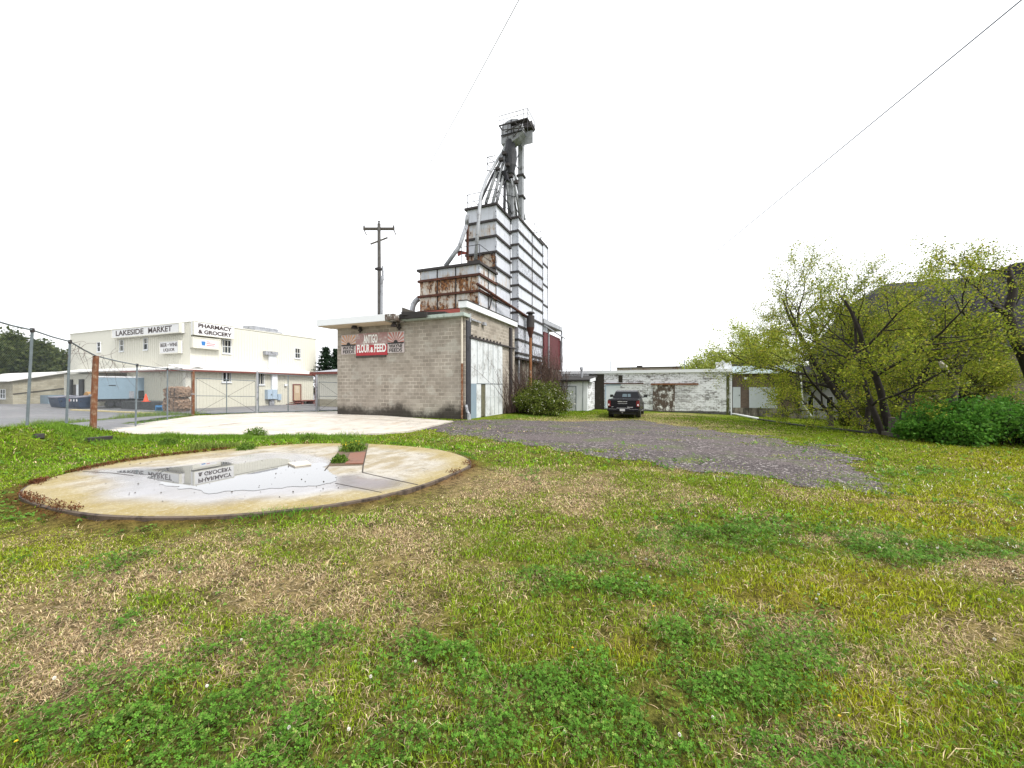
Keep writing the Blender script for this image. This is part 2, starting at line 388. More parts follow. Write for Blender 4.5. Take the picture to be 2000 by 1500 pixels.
def blobs(X, Y, L):
    r = np.zeros(np.shape(X))
    for (px, py, rx, ry, k) in L:
        c = G(px, py); a = G(px+rx, py); b = G(px, py-ry)
        ux = np.array([a.x-c.x, a.y-c.y]); uy = np.array([b.x-c.x, b.y-c.y])
        M = np.linalg.inv(np.array([ux, uy]).T); dx = X-c.x; dy = Y-c.y
        u = M[0, 0]*dx+M[0, 1]*dy; v = M[1, 0]*dx+M[1, 1]*dy
        r = np.maximum(r, k*np.exp(-(u*u+v*v)*.9))
    return r
DRY = [(1000,960,330,55,1),(800,1030,220,50,.9),(1200,1010,180,40,.8),(900,935,220,30,.9),(200,1230,230,80,.9),(90,1340,120,80,.85),(480,1130,260,60,.9),(640,1090,150,40,.6),(300,1060,280,30,.55),
       (1640,1050,110,14,.8),(1290,1090,120,25,.6),(1950,1110,120,25,.9),(1560,1215,120,25,.6),(1900,1240,160,40,.5),(1000,1350,50,30,.5),(1620,1440,200,40,.55),(1170,1240,60,25,.45),(300,1010,200,12,.5),(1230,845,120,10,.5),(1480,1180,70,16,.5)]
YEL = [(1650,1160,260,60,1),(1850,980,240,50,.9),(1750,1350,260,70,.9),(1230,1270,110,35,.9),(1340,1290,90,40,.8),(1190,1390,45,45,1),(1080,1260,60,25,.6),(1500,1100,120,20,.6),(1250,1000,120,20,.6),(1950,900,200,30,.8),(100,1030,120,40,.5),(330,1340,120,30,.7)]
CLO = [(380,1400,280,70,1),(620,1260,160,50,.9),(900,1300,260,70,.85),(1060,1360,220,70,1),(1400,1240,130,60,.95),(1420,1330,160,80,1),(1480,1050,200,30,1),(1700,1080,150,25,.9),(1880,1080,160,20,1),(1150,1150,200,40,.8),(800,1190,160,40,.6),(620,1470,300,60,.9),(1250,1450,250,60,1),(230,1215,60,14,.9),(150,1220,40,12,.8),(40,1020,70,14,.7),(1500,1450,150,60,.8),(1180,1100,120,30,.7),(900,1440,200,50,.9)]
LUSH = [(560,1015,220,16,1),(330,1030,100,12,.6),(450,860,250,12,1),(780,868,90,7,.6),(100,905,160,40,.7),(60,850,200,14,1),(900,875,120,14,.8),(1000,905,120,10,.6),(430,830,300,10,.8)]
TRACK = [(1190,828,190,13,1.1),(1330,834,150,9,.7),(1300,811,90,5,.9),(1450,850,120,9,.5),(1120,822,90,7,.7)]
def fields(X, Y):
    n1 = fbm(X*.55+3, Y*.55+8, 4)-.5; n2 = fbm(X*1.7+30, Y*1.7, 4)-.5; n3 = fbm(X*.9-50, Y*.9+12, 3)-.5
    dist = np.hypot(X, Y)
    dry = np.clip(blobs(X, Y, DRY)*1.0+n2*1.8+n1*.8-.13, 0, 1)
    yel = np.clip(blobs(X, Y, YEL)+n1*1.3+n2*.5, 0, 1)
    n4 = fbm(X*4.3+5, Y*4.3+71, 3)-.5; clo = np.clip(blobs(X, Y, CLO)*1.2+n3*1.4+n2*1.4+n4*1.6-.22, 0, 1)*(1-.5*dry)
    lush = np.clip(blobs(X, Y, LUSH)+n2*.5, 0, 1)
    dry = dry*(1-.9*lush)
    far = sst(9, 16, dist); dry = dry*(1-.75*far); clo = clo*(1-.6*far); dry = np.maximum(dry, np.clip(blobs(X, Y, TRACK)+n2*.9-.1, 0, 1))
    return dry, yel, clo, lush
C_SOIL = np.array((.085, .052, .028)); C_TAN = np.array((.62, .49, .30)); C_GREEN = np.array((.19, .29, .018)); C_YEL = np.array((.32, .325, .018)); C_CLO = np.array((.075, .172, .02)); C_LUSH = np.array((.14, .31, .015))
def basecol(X, Y):
    dry, yel, clo, lush = fields(X, Y)
    L = lambda a, b, t: a*(1-t[..., None])+b*t[..., None]
    c = L(np.broadcast_to(C_GREEN, X.shape+(3,)), C_YEL, .75*yel); c = L(c, C_CLO, .8*clo); c = L(c, C_LUSH, .7*lush); c = L(c, C_TAN, .85*dry)
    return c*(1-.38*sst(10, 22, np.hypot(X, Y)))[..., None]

# terrain sheet
ax = np.concatenate([[-700,-400,-220,-140,-100],np.arange(-80,-30,2.5),np.arange(-30,-14,.6),np.arange(-14,14,.2),np.arange(14,34,.6),np.arange(34,80,4),[100,150,250,400,700]])
ay = np.concatenate([[-500,-200,-60,-20],np.arange(-8,0,.6),np.arange(0,20,.2),np.arange(20,46,.6),np.arange(46,90,4),[110,150,220,350,600,900]])
XX, YY = np.meshgrid(ax, ay); ZZ = terr(XX, YY)
sdq = sdist(np.c_[XX.ravel(), YY.ravel()], spline([slabpt(*p) for p in slab_px], 5)).reshape(XX.shape)
ZZ = ZZ+np.where(sdq > -.05, (.035+.06*fbm(XX*2.3, YY*2.3, 3))*np.exp(-np.clip(sdq, 0, 9)/.3), 0)
base = basecol(XX, YY)
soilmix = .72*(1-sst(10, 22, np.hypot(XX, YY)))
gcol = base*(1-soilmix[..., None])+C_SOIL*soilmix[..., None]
# worn earth round the slab
sd = sdist(np.c_[XX.ravel(), YY.ravel()], slab_poly).reshape(XX.shape)
rim = np.exp(-np.clip(sd, 0, 9)/.16)*.8
gcol = gcol*(1-rim[..., None])+np.array((.10, .045, .022))*rim[..., None]
ni, nj = XX.shape; idx = np.arange(ni*nj).reshape(ni, nj)
quads = np.stack([idx[:-1, :-1], idx[:-1, 1:], idx[1:, 1:], idx[1:, :-1]], -1).reshape(-1, 4)
n = N('lawn_soil'); at = n.new('ShaderNodeAttribute', attribute_name='Col')
f1 = n.noise(9, detail=6, rough=.7); f2 = n.noise(60, detail=3, rough=.7); f3 = n.noise(2.2, detail=5)
mixv = n.math('ADD', n.math('MULTIPLY', f1, .4), n.math('ADD', n.math('MULTIPLY', f2, .4), n.math('MULTIPLY', f3, .2)))
colr = n.mix(n.ramp(mixv, .4, .6), n.mix(1.0, at.outputs['Color'], (.22, .22, .22), 'MULTIPLY'), n.mix(1.0, at.outputs['Color'], (1.25, 1.2, 1.1), 'MULTIPLY'))
n.bump(mixv, .8, .05); mt['lawn'] = n.fin(colr, .95, 0, .02)
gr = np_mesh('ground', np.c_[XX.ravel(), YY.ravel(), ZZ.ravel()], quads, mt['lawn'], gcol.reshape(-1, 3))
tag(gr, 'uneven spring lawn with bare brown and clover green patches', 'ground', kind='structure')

def drape(poly, name, mat, lift, step, wob=.0, label='', cat='', wscale=2.0, shade=None):
    lo = poly.min(0)-1; hi = poly.max(0)+1
    xs = np.arange(lo[0], hi[0], step); ys = np.arange(lo[1], hi[1], step); A, B = np.meshgrid(xs, ys)
    s = sdist(np.c_[A.ravel(), B.ravel()], poly).reshape(A.shape)
    s = s+wob*(fbm(A*wscale, B*wscale, 4)-.5)*2
    sc_ = .25*(s[:-1, :-1]+s[:-1, 1:]+s[1:, 1:]+s[1:, :-1]); keep = (sc_ < 0).ravel()
    idx = np.arange(A.size).reshape(A.shape)
    q = np.stack([idx[:-1, :-1], idx[:-1, 1:], idx[1:, 1:], idx[1:, :-1]], -1).reshape(-1, 4)[keep]
    used = np.unique(q); mp = -np.ones(A.size, int); mp[used] = np.arange(len(used))
    V = np.c_[A.ravel(), B.ravel(), terr(A, B).ravel()+lift][used]
    o = np_mesh(name, V, mp[q], mat); tag(o, label, cat, kind='structure'); return o
# gravel drive
n = N('crushed_gravel'); vo = n.new('ShaderNodeTexVoronoi'); vo.inputs['Scale'].default_value = 38; n.link(n.coords(), vo.inputs['Vector'])
vo2 = n.new('ShaderNodeTexVoronoi'); vo2.inputs['Scale'].default_value = 21; n.link(n.coords(), vo2.inputs['Vector'])
sep = n.new('ShaderNodeSeparateColor'); n.link(vo.outputs['Color'], sep.inputs[0]); sep2 = n.new('ShaderNodeSeparateColor'); n.link(vo2.outputs['Color'], sep2.inputs[0])
c = n.mix(n.ramp(sep.outputs[0], .1, .9), (.027, .021, .022), (.112, .09, .087))
c = n.mix(n.ramp(sep2.outputs[1], .88, .97), c, (.36, .33, .31))
c = n.mix(n.ramp(n.noise(.35, n.coords(.5, 1.6, 1), 5), .44, .62, 0, .6), c, (.125, .10, .098))
c = n.mix(n.ramp(n.noise(.8, detail=6), .52, .64, 0, .75), c, (.085, .11, .03))
n.bump(n.math('ADD', vo.outputs['Distance'], vo2.outputs['Distance']), .9, .03); mt['gravel'] = n.fin(c, .75, 0, .3)
drape(grav_poly, 'gravel_drive', mt['gravel'], .012, .08, .85, 'dark purple grey gravel drive spreading past the block mill', 'driveway', 1.9)
# car park asphalt
asp = []
for (cx, cy) in [(-9.5,2.0),(-12.2,8.2),(-19.6,23.2),(-13.6,26.3),(-9,28.5),(-14,60),(-60,150)]: asp.append(w(cx, cy))
asp += [w(-150,110), w(-90,10), w(-40,-20)]
n = N('wet_asphalt'); f = n.noise(.5, n.coords(.4, 1, 1), 5); g2 = n.noise(40, detail=3)
c = n.mix(n.ramp(f, .38, .62), (.10, .10, .108), (.19, .185, .19)); c = n.mix(n.ramp(g2, .4, .7, 0, .4), c, (.05, .05, .055))
n.bump(g2, .3, .01); mt['asphalt'] = n.fin(c, n.ramp(f, .35, .6, .35, .75), 0, .5)
aspo = []
A_ = np.array(asp); lo, hi = A_.min(0), A_.max(0)
drape(A_, 'asphalt_car_park', mt['asphalt'], .03, .7, .0, 'wet grey asphalt car park beyond the chain link fence', 'car park')

# --- concrete: pad by the mill and the round silo base
def concrete(name, c1, c2, stainc, wetpoly=None, s1=(.45, .65)):
    n = N(name); f = n.noise(.9, detail=6, rough=.65); g = n.noise(35, detail=4); h = n.noise(1.6, n.coords(1.5, .6, 1), 5, .6)
    col = n.mix(n.ramp(f, .35, .65), c1, c2); col = n.mix(n.ramp(h, s1[0], s1[1], 0, .8), col, stainc)
    col = n.mix(n.ramp(g, .35, .75, 0, .4), col, sc(c1, .55)); rough = .85
    cr = n.new('ShaderNodeTexVoronoi', feature='DISTANCE_TO_EDGE'); cr.inputs['Scale'].default_value = .42; dv_ = n.new('ShaderNodeVectorMath', operation='ADD'); nz_ = n.new('ShaderNodeTexNoise'); nz_.inputs['Scale'].default_value = 2.2; n.link(n.coords(), nz_.inputs['Vector']); n.link(n.coords(), dv_.inputs[0]); n.link(nz_.outputs['Color'], dv_.inputs[1]); n.link(dv_.outputs[0], cr.inputs['Vector']); col = n.mix(n.ramp(cr.outputs['Distance'], .0, .007, .75, 0), col, sc(c1, .2))
    col = n.mix(n.ramp(n.noise(5, n.coords(1, 1, 1), 6, .75), .54, .68, 0, .35), col, sc(c1, .5))
    n.bump(g, .15, .006)
    return n, col
n, col = concrete('pale_concrete_pad', (.43, .395, .345), (.54, .50, .44), (.33, .235, .15), s1=(.52, .7)); mt['pad'] = n.fin(col, .6, 0, .4)
# the wet area of the silo base is stored as a vertex value
wet_px = [(150,920),(212,967),(250,980),(300,983),(400,983),(456,978),(568,970),(652,960),(735,963),(792,943),(708,924),(640,921),(652,895),(610,885),(512,884),(400,903),(350,908),(250,912)]
wet_poly = spline([slabpt(*p) for p in wet_px], 5)
pud_px = [(232,921),(300,931),(345,950),(420,961),(480,958),(545,954),(640,944),(655,930),(628,917),(632,904),(596,905),(560,899),(520,897),(470,906),(430,903),(330,914)]
pud_poly = spline([slabpt(*p) for p in pud_px], 5)
lo = slab_poly.min(0); hi = slab_poly.max(0)
MBs = MB(); cen = slab_poly.mean(0)
rings = 40; m = len(slab_poly); V = []
for k in range(rings+1):
    for p in slab_poly: V.append(cen+(p-cen)*(k/rings))
V = np.array(V); Q = [(k*m+i, k*m+(i+1) % m, (k+1)*m+(i+1) % m, (k+1)*m+i) for k in range(rings) for i in range(m)]
wetv = sst(.18, -.42, sdist(V, wet_poly)+.55*(fbm(V[:, 0]*1.2, V[:, 1]*1.2, 4)-.5))
edgev = np.exp(np.minimum(0, sdist(V, slab_poly))/.9)
# open pit cut in the slab
pit = np.array([slabpt(662,880), slabpt(719,866), slabpt(709,909), slabpt(641,911)])
V3 = np.c_[V, np.full(len(V), SLABZ)]
cenq = np.array([V[list(q)].mean(0) for q in Q]); 
n, col = concrete('stained_concrete_slab', (.34, .31, .26), (.43, .40, .345), (.235, .18, .085), s1=(.42, .62))
at = n.new('ShaderNodeAttribute', attribute_name='Col'); sp = n.new('ShaderNodeSeparateColor'); n.link(at.outputs['Color'], sp.inputs[0])
moss = n.ramp(n.math('MULTIPLY', sp.outputs[1], n.math('ADD', n.noise(1.3, detail=6), .45)), .35, .75, 0, .7)
col = n.mix(moss, col, (.25, .185, .035)); sp2 = n.noise(70, detail=3, rough=.8); col = n.mix(n.ramp(sp2, .52, .68, 0, .55), col, (.12, .10, .075)); col = n.mix(n.ramp(n.noise(24, detail=5, rough=.8), .5, .66, 0, .45), col, (.50, .47, .40)); col = n.mix(n.ramp(n.noise(3.5, detail=6, rough=.75), .5, .66, 0, .5), col, (.19, .155, .09)); wetc = n.mix(1.0, n.mix(.6, col, (.42, .42, .44)), (.62, .62, .66), 'MULTIPLY')
col = n.mix(sp.outputs[0], col, wetc)
mt['slab'] = n.fin(col, n.ramp(sp.outputs[0], .1, .8, .85, .13), 0, .5); n.link(n.ramp(sp.outputs[0], .2, .9, .4, .65), n.b.inputs['Specular IOR Level'])
slab = np_mesh('concrete_silo_base', V3, Q, mt['slab'], np.c_[wetv, edgev, 0*wetv])
tag(slab, 'low round concrete silo base holding a rain puddle in the grass', 'silo base')
mb = MB(); o = [tuple(p) for p in slab_poly]
for i in range(m):
    a = slab_poly[i]; b = slab_poly[(i+1) % m]; oa = cen+(a-cen)*1.012; ob = cen+(b-cen)*1.012
    mb.add([(oa[0], oa[1], -.12), (ob[0], ob[1], -.12), (ob[0], ob[1], SLABZ-.012), (oa[0], oa[1], SLABZ-.012)], [(0, 1, 2, 3)])
    mb.add([(oa[0], oa[1], SLABZ-.012), (ob[0], ob[1], SLABZ-.012), (b[0], b[1], SLABZ), (a[0], a[1], SLABZ)], [(0, 1, 2, 3)])
mb.build('rim', weathered('slab_edge', (.10, .075, .055), (.035, .024, .018), .45, .6, 3), slab)
def strip(mb, pts, wd, z, hh=.004):
    for a, b in zip(pts[:-1], pts[1:]): mb.beam((a[0], a[1], z), (b[0], b[1], z), wd, hh)
JN = plain('dark_joint', (.05, .042, .035), .95)
def joint(pts, wd):
    mb = MB(); strip(mb, pts, wd, SLABZ+.003); mb.build('joint', JN, slab)
joint([slabpt(719,867), slabpt(709,911), slabpt(708,923), slabpt(760,935), slabpt(816,947)], .024)
joint([slabpt(655,944), slabpt(690,951), slabpt(745,962)], .014); joint([slabpt(162,921), slabpt(220,924), slabpt(260,929)], .014); joint([slabpt(662,881), slabpt(641,911), slabpt(634,920)], .026)
mb = MB(); mb.prism([tuple(p) for p in pit], SLABZ+.002, SLABZ+.008); mb.build('pit_floor', plain('pit_earth', (.10, .07, .045), .95, .4, 10), slab)
mb = MB(); a = [slabpt(684,887), slabpt(714,885), slabpt(709,907), slabpt(674,908)]; mb.prism(a, SLABZ+.010, SLABZ+.03); b_ = mb.build('wooden_board', mt['orangeboard']); tag(b_, 'wet red brown board lying in the slab pit', 'board')
mb = MB(); a = [slabpt(562,907), slabpt(600,903), slabpt(608,909), slabpt(576,913)]; mb.prism(a, SLABZ+.008, SLABZ+.035); b_ = mb.build('concrete_paver', mt['palecream']); tag(b_, 'small pale square paver lying in the puddle', 'paver')
# puddle
mbp = MB(); n = N('puddle_water'); n.b.inputs['Base Color'].default_value = (.10, .10, .105, 1); n.b.inputs['Roughness'].default_value = .015
n.b.inputs['IOR'].default_value = 1.45; n.b.inputs['Specular IOR Level'].default_value = .95; n.b.inputs['Coat Weight'].default_value = .5; n.b.inputs['Coat Roughness'].default_value = .01
pp = spline(pud_poly, 4); pc_ = pp.mean(0); pp = [p+(p-pc_)/np.linalg.norm(p-pc_)*(.5*(fbm(p[0]*2.2, p[1]*2.2, 5)-.5)+.12*(fbm(p[0]*11, p[1]*11, 3)-.5)) for p in pp]
mbp.add([(p[0], p[1], SLABZ+.0045) for p in pp], [tuple(range(len(pp)))]); pud = mbp.build('puddle', n.mat); tag(pud, 'shallow rain puddle reflecting the market and white sky', 'puddle', kind='structure')
# debris on slab
mb = MB()
for k in range(70):
    t = RNG.random(2); px = 240+t[0]*480; py = 895+t[1]*85
    x, y = slabpt(px, py)
    if sdist([(x, y)], slab_poly)[0] > -.1: continue
    r = .007+.012*RNG.random()**2; mb.add([(x-r, y, SLABZ+.006), (x, y-r*.7, SLABZ+.006), (x+r, y, SLABZ+.006), (x, y+r, SLABZ+.006), (x, y, SLABZ+.006+r)], [(0,1,4),(1,2,4),(2,3,4),(3,0,4),(3,2,1,0)])
tag(mb.build('grit', plain('dark_grit', (.05, .04, .03), .9)), 'dark specks of grit and leaf bits scattered on the slab', 'grit', kind='stuff')
# pad
mb = MB(); mb.prism([tuple(p) for p in pad_poly], -.15, .06)
pad = mb.build('concrete_apron', mt['pad']); tag(pad, 'pale concrete apron in front of the block mill', 'concrete apron', kind='structure')
mb = MB(); strip(mb, [slabpt(440,815,.06), slabpt(600,812,.06), slabpt(855,826,.06)], .03, .063); mb.build('joint', plain('apron_joint', (.22, .17, .12), .9), pad); mb = MB(); strip(mb, [slabpt(430,830,.06), slabpt(470,826,.06)], .12, .063); mb.build('crack', bpy.data.materials['apron_joint'], pad)

# ------------------------------------------------------------------ grass, clover, litter
mill_x0, mill_x1, mill_y0 = -18.4, -8.9, 17.6
def free(X, Y, margin=0.02):
    P = np.c_[X, Y]
    ok = (sdist(P, slab_poly) > margin) & (sdist(P, pad_poly) > margin-.0)
    gsd = sdist(P, grav_poly)+.85*(fbm(X*1.9, Y*1.9, 4)-.5)*2
    gk = RNG.random(len(X)); ok &= (gsd > -.12) | ((gsd > -1.0) & (gk < .14)) | ((fbm(X*.9+40, Y*.9, 4) > .57-.10*sst(13, 22, np.hypot(X, Y))) & (gk < .55))
    cx, cy = cam2(X, Y); ok &= (beyond(cx, cy) < .5)
    ok &= ~((X > mill_x0-.1) & (X < mill_x1+.15) & (Y > mill_y0-.1) & (Y < 33))
    ok &= (Y < 36.6) & ~((Y > 33.5) & (X < 6))
    return ok
def scatter(dmin, dmax, dens, pad=2.2):
    "random points over the view's ground wedge between two distances"
    area = (1.36*(dmax**2-dmin**2))+2*pad*(dmax-dmin); k = int(area*dens)
    cy = np.sqrt(RNG.random(k)*(dmax**2-dmin**2)+dmin**2) if dmin > .2 else dmax*np.sqrt(RNG.random(k))
    cx = (RNG.random(k)*2-1)*(1.36*cy+pad)
    return w(cx, cy)
def blade_mesh(name, X, Y, h, wd, lean, col, z0=None, jitter=.25):
    k = len(X); Z = terr(X, Y) if z0 is None else z0; a = RNG.random(k)*2*np.pi; b = RNG.random(k)*2*np.pi
    wx, wy = np.cos(a)*wd/2, np.sin(a)*wd/2; lx, ly = np.cos(b)*lean*h, np.sin(b)*lean*h
    V = np.zeros((k, 6, 3))
    V[:, 0] = np.c_[X-wx, Y-wy, Z-.01]; V[:, 1] = np.c_[X+wx, Y+wy, Z-.01]
    V[:, 2] = np.c_[X-wx*.8+lx*.35, Y-wy*.8+ly*.35, Z+h*.6]; V[:, 3] = np.c_[X+wx*.8+lx*.35, Y+wy*.8+ly*.35, Z+h*.6]
    V[:, 4] = np.c_[X-wx*.12+lx, Y-wy*.12+ly, Z+h*(1-.25*lean)]; V[:, 5] = np.c_[X+wx*.12+lx, Y+wy*.12+ly, Z+h*(1-.25*lean)]
    c = col*(1+jitter*(RNG.random((k, 1))*2-1))+.02*(RNG.random((k, 3))-.5)*col
    C = np.repeat(np.clip(c, .004, .9)[:, None, :], 6, 1)
    i = np.arange(k)[:, None]*6; q = np.concatenate([i+np.array([0, 1, 3, 2]), i+np.array([2, 3, 5, 4])])
    return V.reshape(-1, 3), q, C.reshape(-1, 3)
LV, LQ, LC = [], [], []; off = 0
for (d0, d1, dens, hk, wk) in ((.9, 2.6, 8500, .88, .0040), (2.6, 4.5, 5600, .9, .0053), (4.5, 8, 2300, 1.0, .0088), (8, 14, 480, 1.1, .017), (14, 36, 60, 1.4, .042)):
    X, Y = scatter(d0, d1, dens); ok = free(X, Y); X, Y = X[ok], Y[ok]
    dry, yel, clo, lush = fields(X, Y); tuft = fbm(X*3.1, Y*3.1, 3)
    keep = RNG.random(len(X)) < np.clip(1.0-.1*dry-.45*clo+.3*lush-.8*(tuft < .36), .12, 1)
    X, Y, dry, yel, clo, lush, tuft = (v[keep] for v in (X, Y, dry, yel, clo, lush, tuft)); k = len(X)
    u = RNG.random(k); isdry = u < (.10+.86*dry)
    L = lambda a, b, t: a*(1-t[:, None])+b*t[:, None]
    g = L(np.broadcast_to(C_GREEN*1.1, (k, 3)), C_YEL*1.15, np.clip(.8*yel+.3*(RNG.random(k)-.5), 0, 1)); g = L(g, C_CLO*1.3, .5*clo); g = L(g, C_LUSH*1.2, .8*lush)
    tanv = L(np.broadcast_to(C_TAN*1.1, (k, 3)), np.array((.22, .13, .06)), RNG.random(k)**2)
    col = np.where(isdry[:, None], tanv, g)
    h = (.016+.028*RNG.random(k)+.05*np.clip(tuft-.54, 0, 1)+.05*(RNG.random(k) < .012))*(1-.45*dry+.9*lush+.25*yel)*hk
    lean = np.where(isdry, .8+1.2*RNG.random(k), .25+.8*RNG.random(k))
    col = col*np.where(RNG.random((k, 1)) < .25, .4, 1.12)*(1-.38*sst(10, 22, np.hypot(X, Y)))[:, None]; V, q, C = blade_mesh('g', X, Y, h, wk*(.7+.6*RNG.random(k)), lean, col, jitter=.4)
    LV.append(V); LQ.append(q+off); LC.append(C); off += len(V)
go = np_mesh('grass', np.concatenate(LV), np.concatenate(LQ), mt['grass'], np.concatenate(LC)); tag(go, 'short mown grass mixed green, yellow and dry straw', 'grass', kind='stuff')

def leaflets(X, Y, Z, r, col, tilt=.45, k3=3):
    k = len(X); a0 = RNG.random(k)*2*np.pi; V = np.zeros((k, k3, 4, 3)); n_ = RNG.normal(size=(k, 2))*tilt
    for j in range(k3):
        a = a0+2*np.pi*j/k3; c, s = np.cos(a), np.sin(a)
        for t, (u, v) in enumerate(((.0, 0), (.62, .48), (1.0, 0), (.62, -.48))):
            x = (c*u-s*v)*r; y = (s*u+c*v)*r
            V[:, j, t] = np.c_[X+x, Y+y, Z+(n_[:, 0]*x+n_[:, 1]*y)+.12*r*(u > .5)]
    c = col*(.4+1.15*RNG.random((k, 1))); C = np.repeat(np.clip(c, .003, .9)[:, None, :], k3*4, 1)
    return V.reshape(-1, 3), np.arange(k*k3*4).reshape(-1, 4), C.reshape(-1, 3)
LV, LQ, LC = [], [], []; off = 0
for (d0, d1, dens, rk) in ((.9, 2.6, 8000, .0085), (2.6, 4.5, 4600, .0108), (4.5, 8, 900, .022), (8, 13, 170, .04)):
    X, Y = scatter(d0, d1, dens); ok = free(X, Y, .05); X, Y = X[ok], Y[ok]; dry, yel, clo, lush = fields(X, Y)
    tu = fbm(X*5+7, Y*5, 3)
    keep = RNG.random(len(X)) < np.clip(1.5*clo+.05-.45*dry, 0, 1)*np.clip((tu-.3)*5, .1, 1); X, Y, tu, yel = X[keep], Y[keep], tu[keep], yel[keep]; k = len(X)
    Z = terr(X, Y)+.010+.085*RNG.random(k)**.8*np.clip((tu-.32)*3.2, .15, 1.2)
    col = np.where((RNG.random(k) < .18)[:, None], np.array((.17, .25, .05)), C_CLO*1.15)
    V, q, C = leaflets(X, Y, Z, rk*(.7+.7*RNG.random(k)), col); LV.append(V); LQ.append(q+off); LC.append(C); off += len(V)
go = np_mesh('clover', np.concatenate(LV), np.concatenate(LQ), mt['grass'], np.concatenate(LC)); tag(go, 'dark green clover leaves spreading in patches through the lawn', 'clover', kind='stuff')

# straw thatch and leaf crumbs lying flat, petals, red-brown litter at the slab rim
LV, LQ, LC = [], [], []; off = 0
for (d0, d1, dens, wk) in ((.9, 3, 2200, .0042), (3, 7, 800, .008), (7, 13, 150, .017)):
    X, Y = scatter(d0, d1, dens); ok = free(X, Y); X, Y = X[ok], Y[ok]; dry, yel, clo, lush = fields(X, Y)
    keep = RNG.random(len(X)) < .08+.95*dry; X, Y = X[keep], Y[keep]; k = len(X)
    tanv = np.array((.50, .42, .26))*(1-RNG.random((k, 1)))+np.array((.20, .11, .05))*RNG.random((k, 1))
    V, q, C = blade_mesh('s', X, Y, .012+.012*RNG.random(k), wk*(.6+RNG.random(k)), 3+3*RNG.random(k), tanv, jitter=.3)
    V[:, 2] = np.maximum(V[:, 2], np.repeat(terr(X, Y), 6)+.004)
    LV.append(V); LQ.append(q+off); LC.append(C); off += len(V)
go = np_mesh('straw_litter', np.concatenate(LV), np.concatenate(LQ), mt['grass'], np.concatenate(LC)); tag(go, 'pale dry straw lying over bare patches of lawn', 'straw', kind='stuff')
k = 700; px = 1250+RNG.random(k)*760; py = 915+RNG.random(k)**1.3*230; X, Y = Gv(px, py); ok = free(X, Y); X, Y = X[ok], Y[ok]
V, q, C = leaflets(X, Y, terr(X, Y)+.035+.03*RNG.random(len(X)), (.003+.0055*RNG.random(len(X)))*np.hypot(X, Y)/5, np.broadcast_to(np.array((.72, .68, .55)), (len(X), 3)), 1.0, 2)
tag(np_mesh('fallen_petals', V, q, mt['petal'], C), 'pale fallen petals dotted over the lawn beside the gravel', 'petals', kind='stuff')
ii = RNG.choice(np.r_[0:38, 62:72, 108:m, 0:30, 2:30], 7000); rr = .985+np.abs(RNG.normal(size=7000))*.03
P = cen+(slab_poly[ii]-cen)*rr[:, None]+RNG.normal(size=(7000, 2))*.05; ang = fbm(P[:, 0]*1.5, P[:, 1]*1.5, 3); sel = ang > .42; P = P[sel]
V, q, C = leaflets(P[:, 0], P[:, 1], np.maximum(terr(P[:, 0], P[:, 1])+.015+.045*RNG.random(len(P)), 0)+.085*(sdist(P, slab_poly) < .05), .009+.012*RNG.random(len(P)), np.array((.13, .055, .025))*np.ones((len(P), 1)), .9, 2)
tag(np_mesh('leaf_litter', V, q, mt['grass'], C), 'red brown dead leaves gathered round the edge of the silo base', 'dead leaves', kind='stuff')
# loose stones on the drive
k = 9000; px = 840+RNG.random(k)*920; py = 826+RNG.random(k)**.7*140; X, Y = Gv(px, py); gs = sdist(np.c_[X, Y], grav_poly)+.85*(fbm(X*1.9, Y*1.9, 4)-.5)*2; ok = (gs < .1) & (RNG.random(k) < np.where(gs > -1.2, 1, .55)); X, Y = X[ok], Y[ok]; k = len(X)
r_ = (.008+.014*RNG.random(k)**2)*np.clip(np.hypot(X, Y)/9, .8, 1.6); Z = terr(X, Y)+.012; a = RNG.random(k)*6.28; V = np.zeros((k, 5, 3))
for j in range(4): V[:, j] = np.c_[X+np.cos(a+j*1.57)*r_, Y+np.sin(a+j*1.57)*r_*.8, Z]
V[:, 4] = np.c_[X, Y, Z+r_*.8]; i = np.arange(k)[:, None]*5; q = np.concatenate([i+np.array([j, (j+1) % 4, 4, 4]) for j in range(4)])[:, :3]
c = np.array((.23, .205, .205))*(.3+1.2*RNG.random((k, 1))**1.5); tag(np_mesh('gravel_stones', V.reshape(-1, 3), q, mt['grass'], np.repeat(c, 5, 0)), 'loose pale and dark stones strewn over the gravel drive', 'stones', kind='stuff')
# tall rough grass: strip between the two slabs, along the slab front, fence bank
def tallstrip(name, pxpts, width, nper, h, col, label, wd=.012, lean=(.2, .7)):
    pts = [G(*p) for p in pxpts]; X, Y = [], []
    for a, b in zip(pts[:-1], pts[1:]):
        L_ = (b-a).length; k = int(L_*nper); t = RNG.random(k); o_ = RNG.normal(size=(k, 2))*width
        X.append(a.x+(b.x-a.x)*t+o_[:, 0]); Y.append(a.y+(b.y-a.y)*t+o_[:, 1])
    X, Y = np.concatenate(X), np.concatenate(Y); P = np.c_[X, Y]; ok = (sdist(P, slab_poly) > -.05) & (sdist(P, pad_poly) > -.1); X, Y = X[ok], Y[ok]; k = len(X)
    cl = np.clip((fbm(X*1.1, Y*1.1, 4)-.3)*2.4, .25, 1.25)
    mixc = RNG.random((k, 1)); c = np.array(col)*(.8+.5*mixc)
    return blade_mesh(name, X, Y, h*cl*(.4+.8*RNG.random(k)), wd*(.6+.8*RNG.random(k)), lean[0]+lean[1]*RNG.random(k), c)
LV, LQ, LC = [], [], []; off = 0
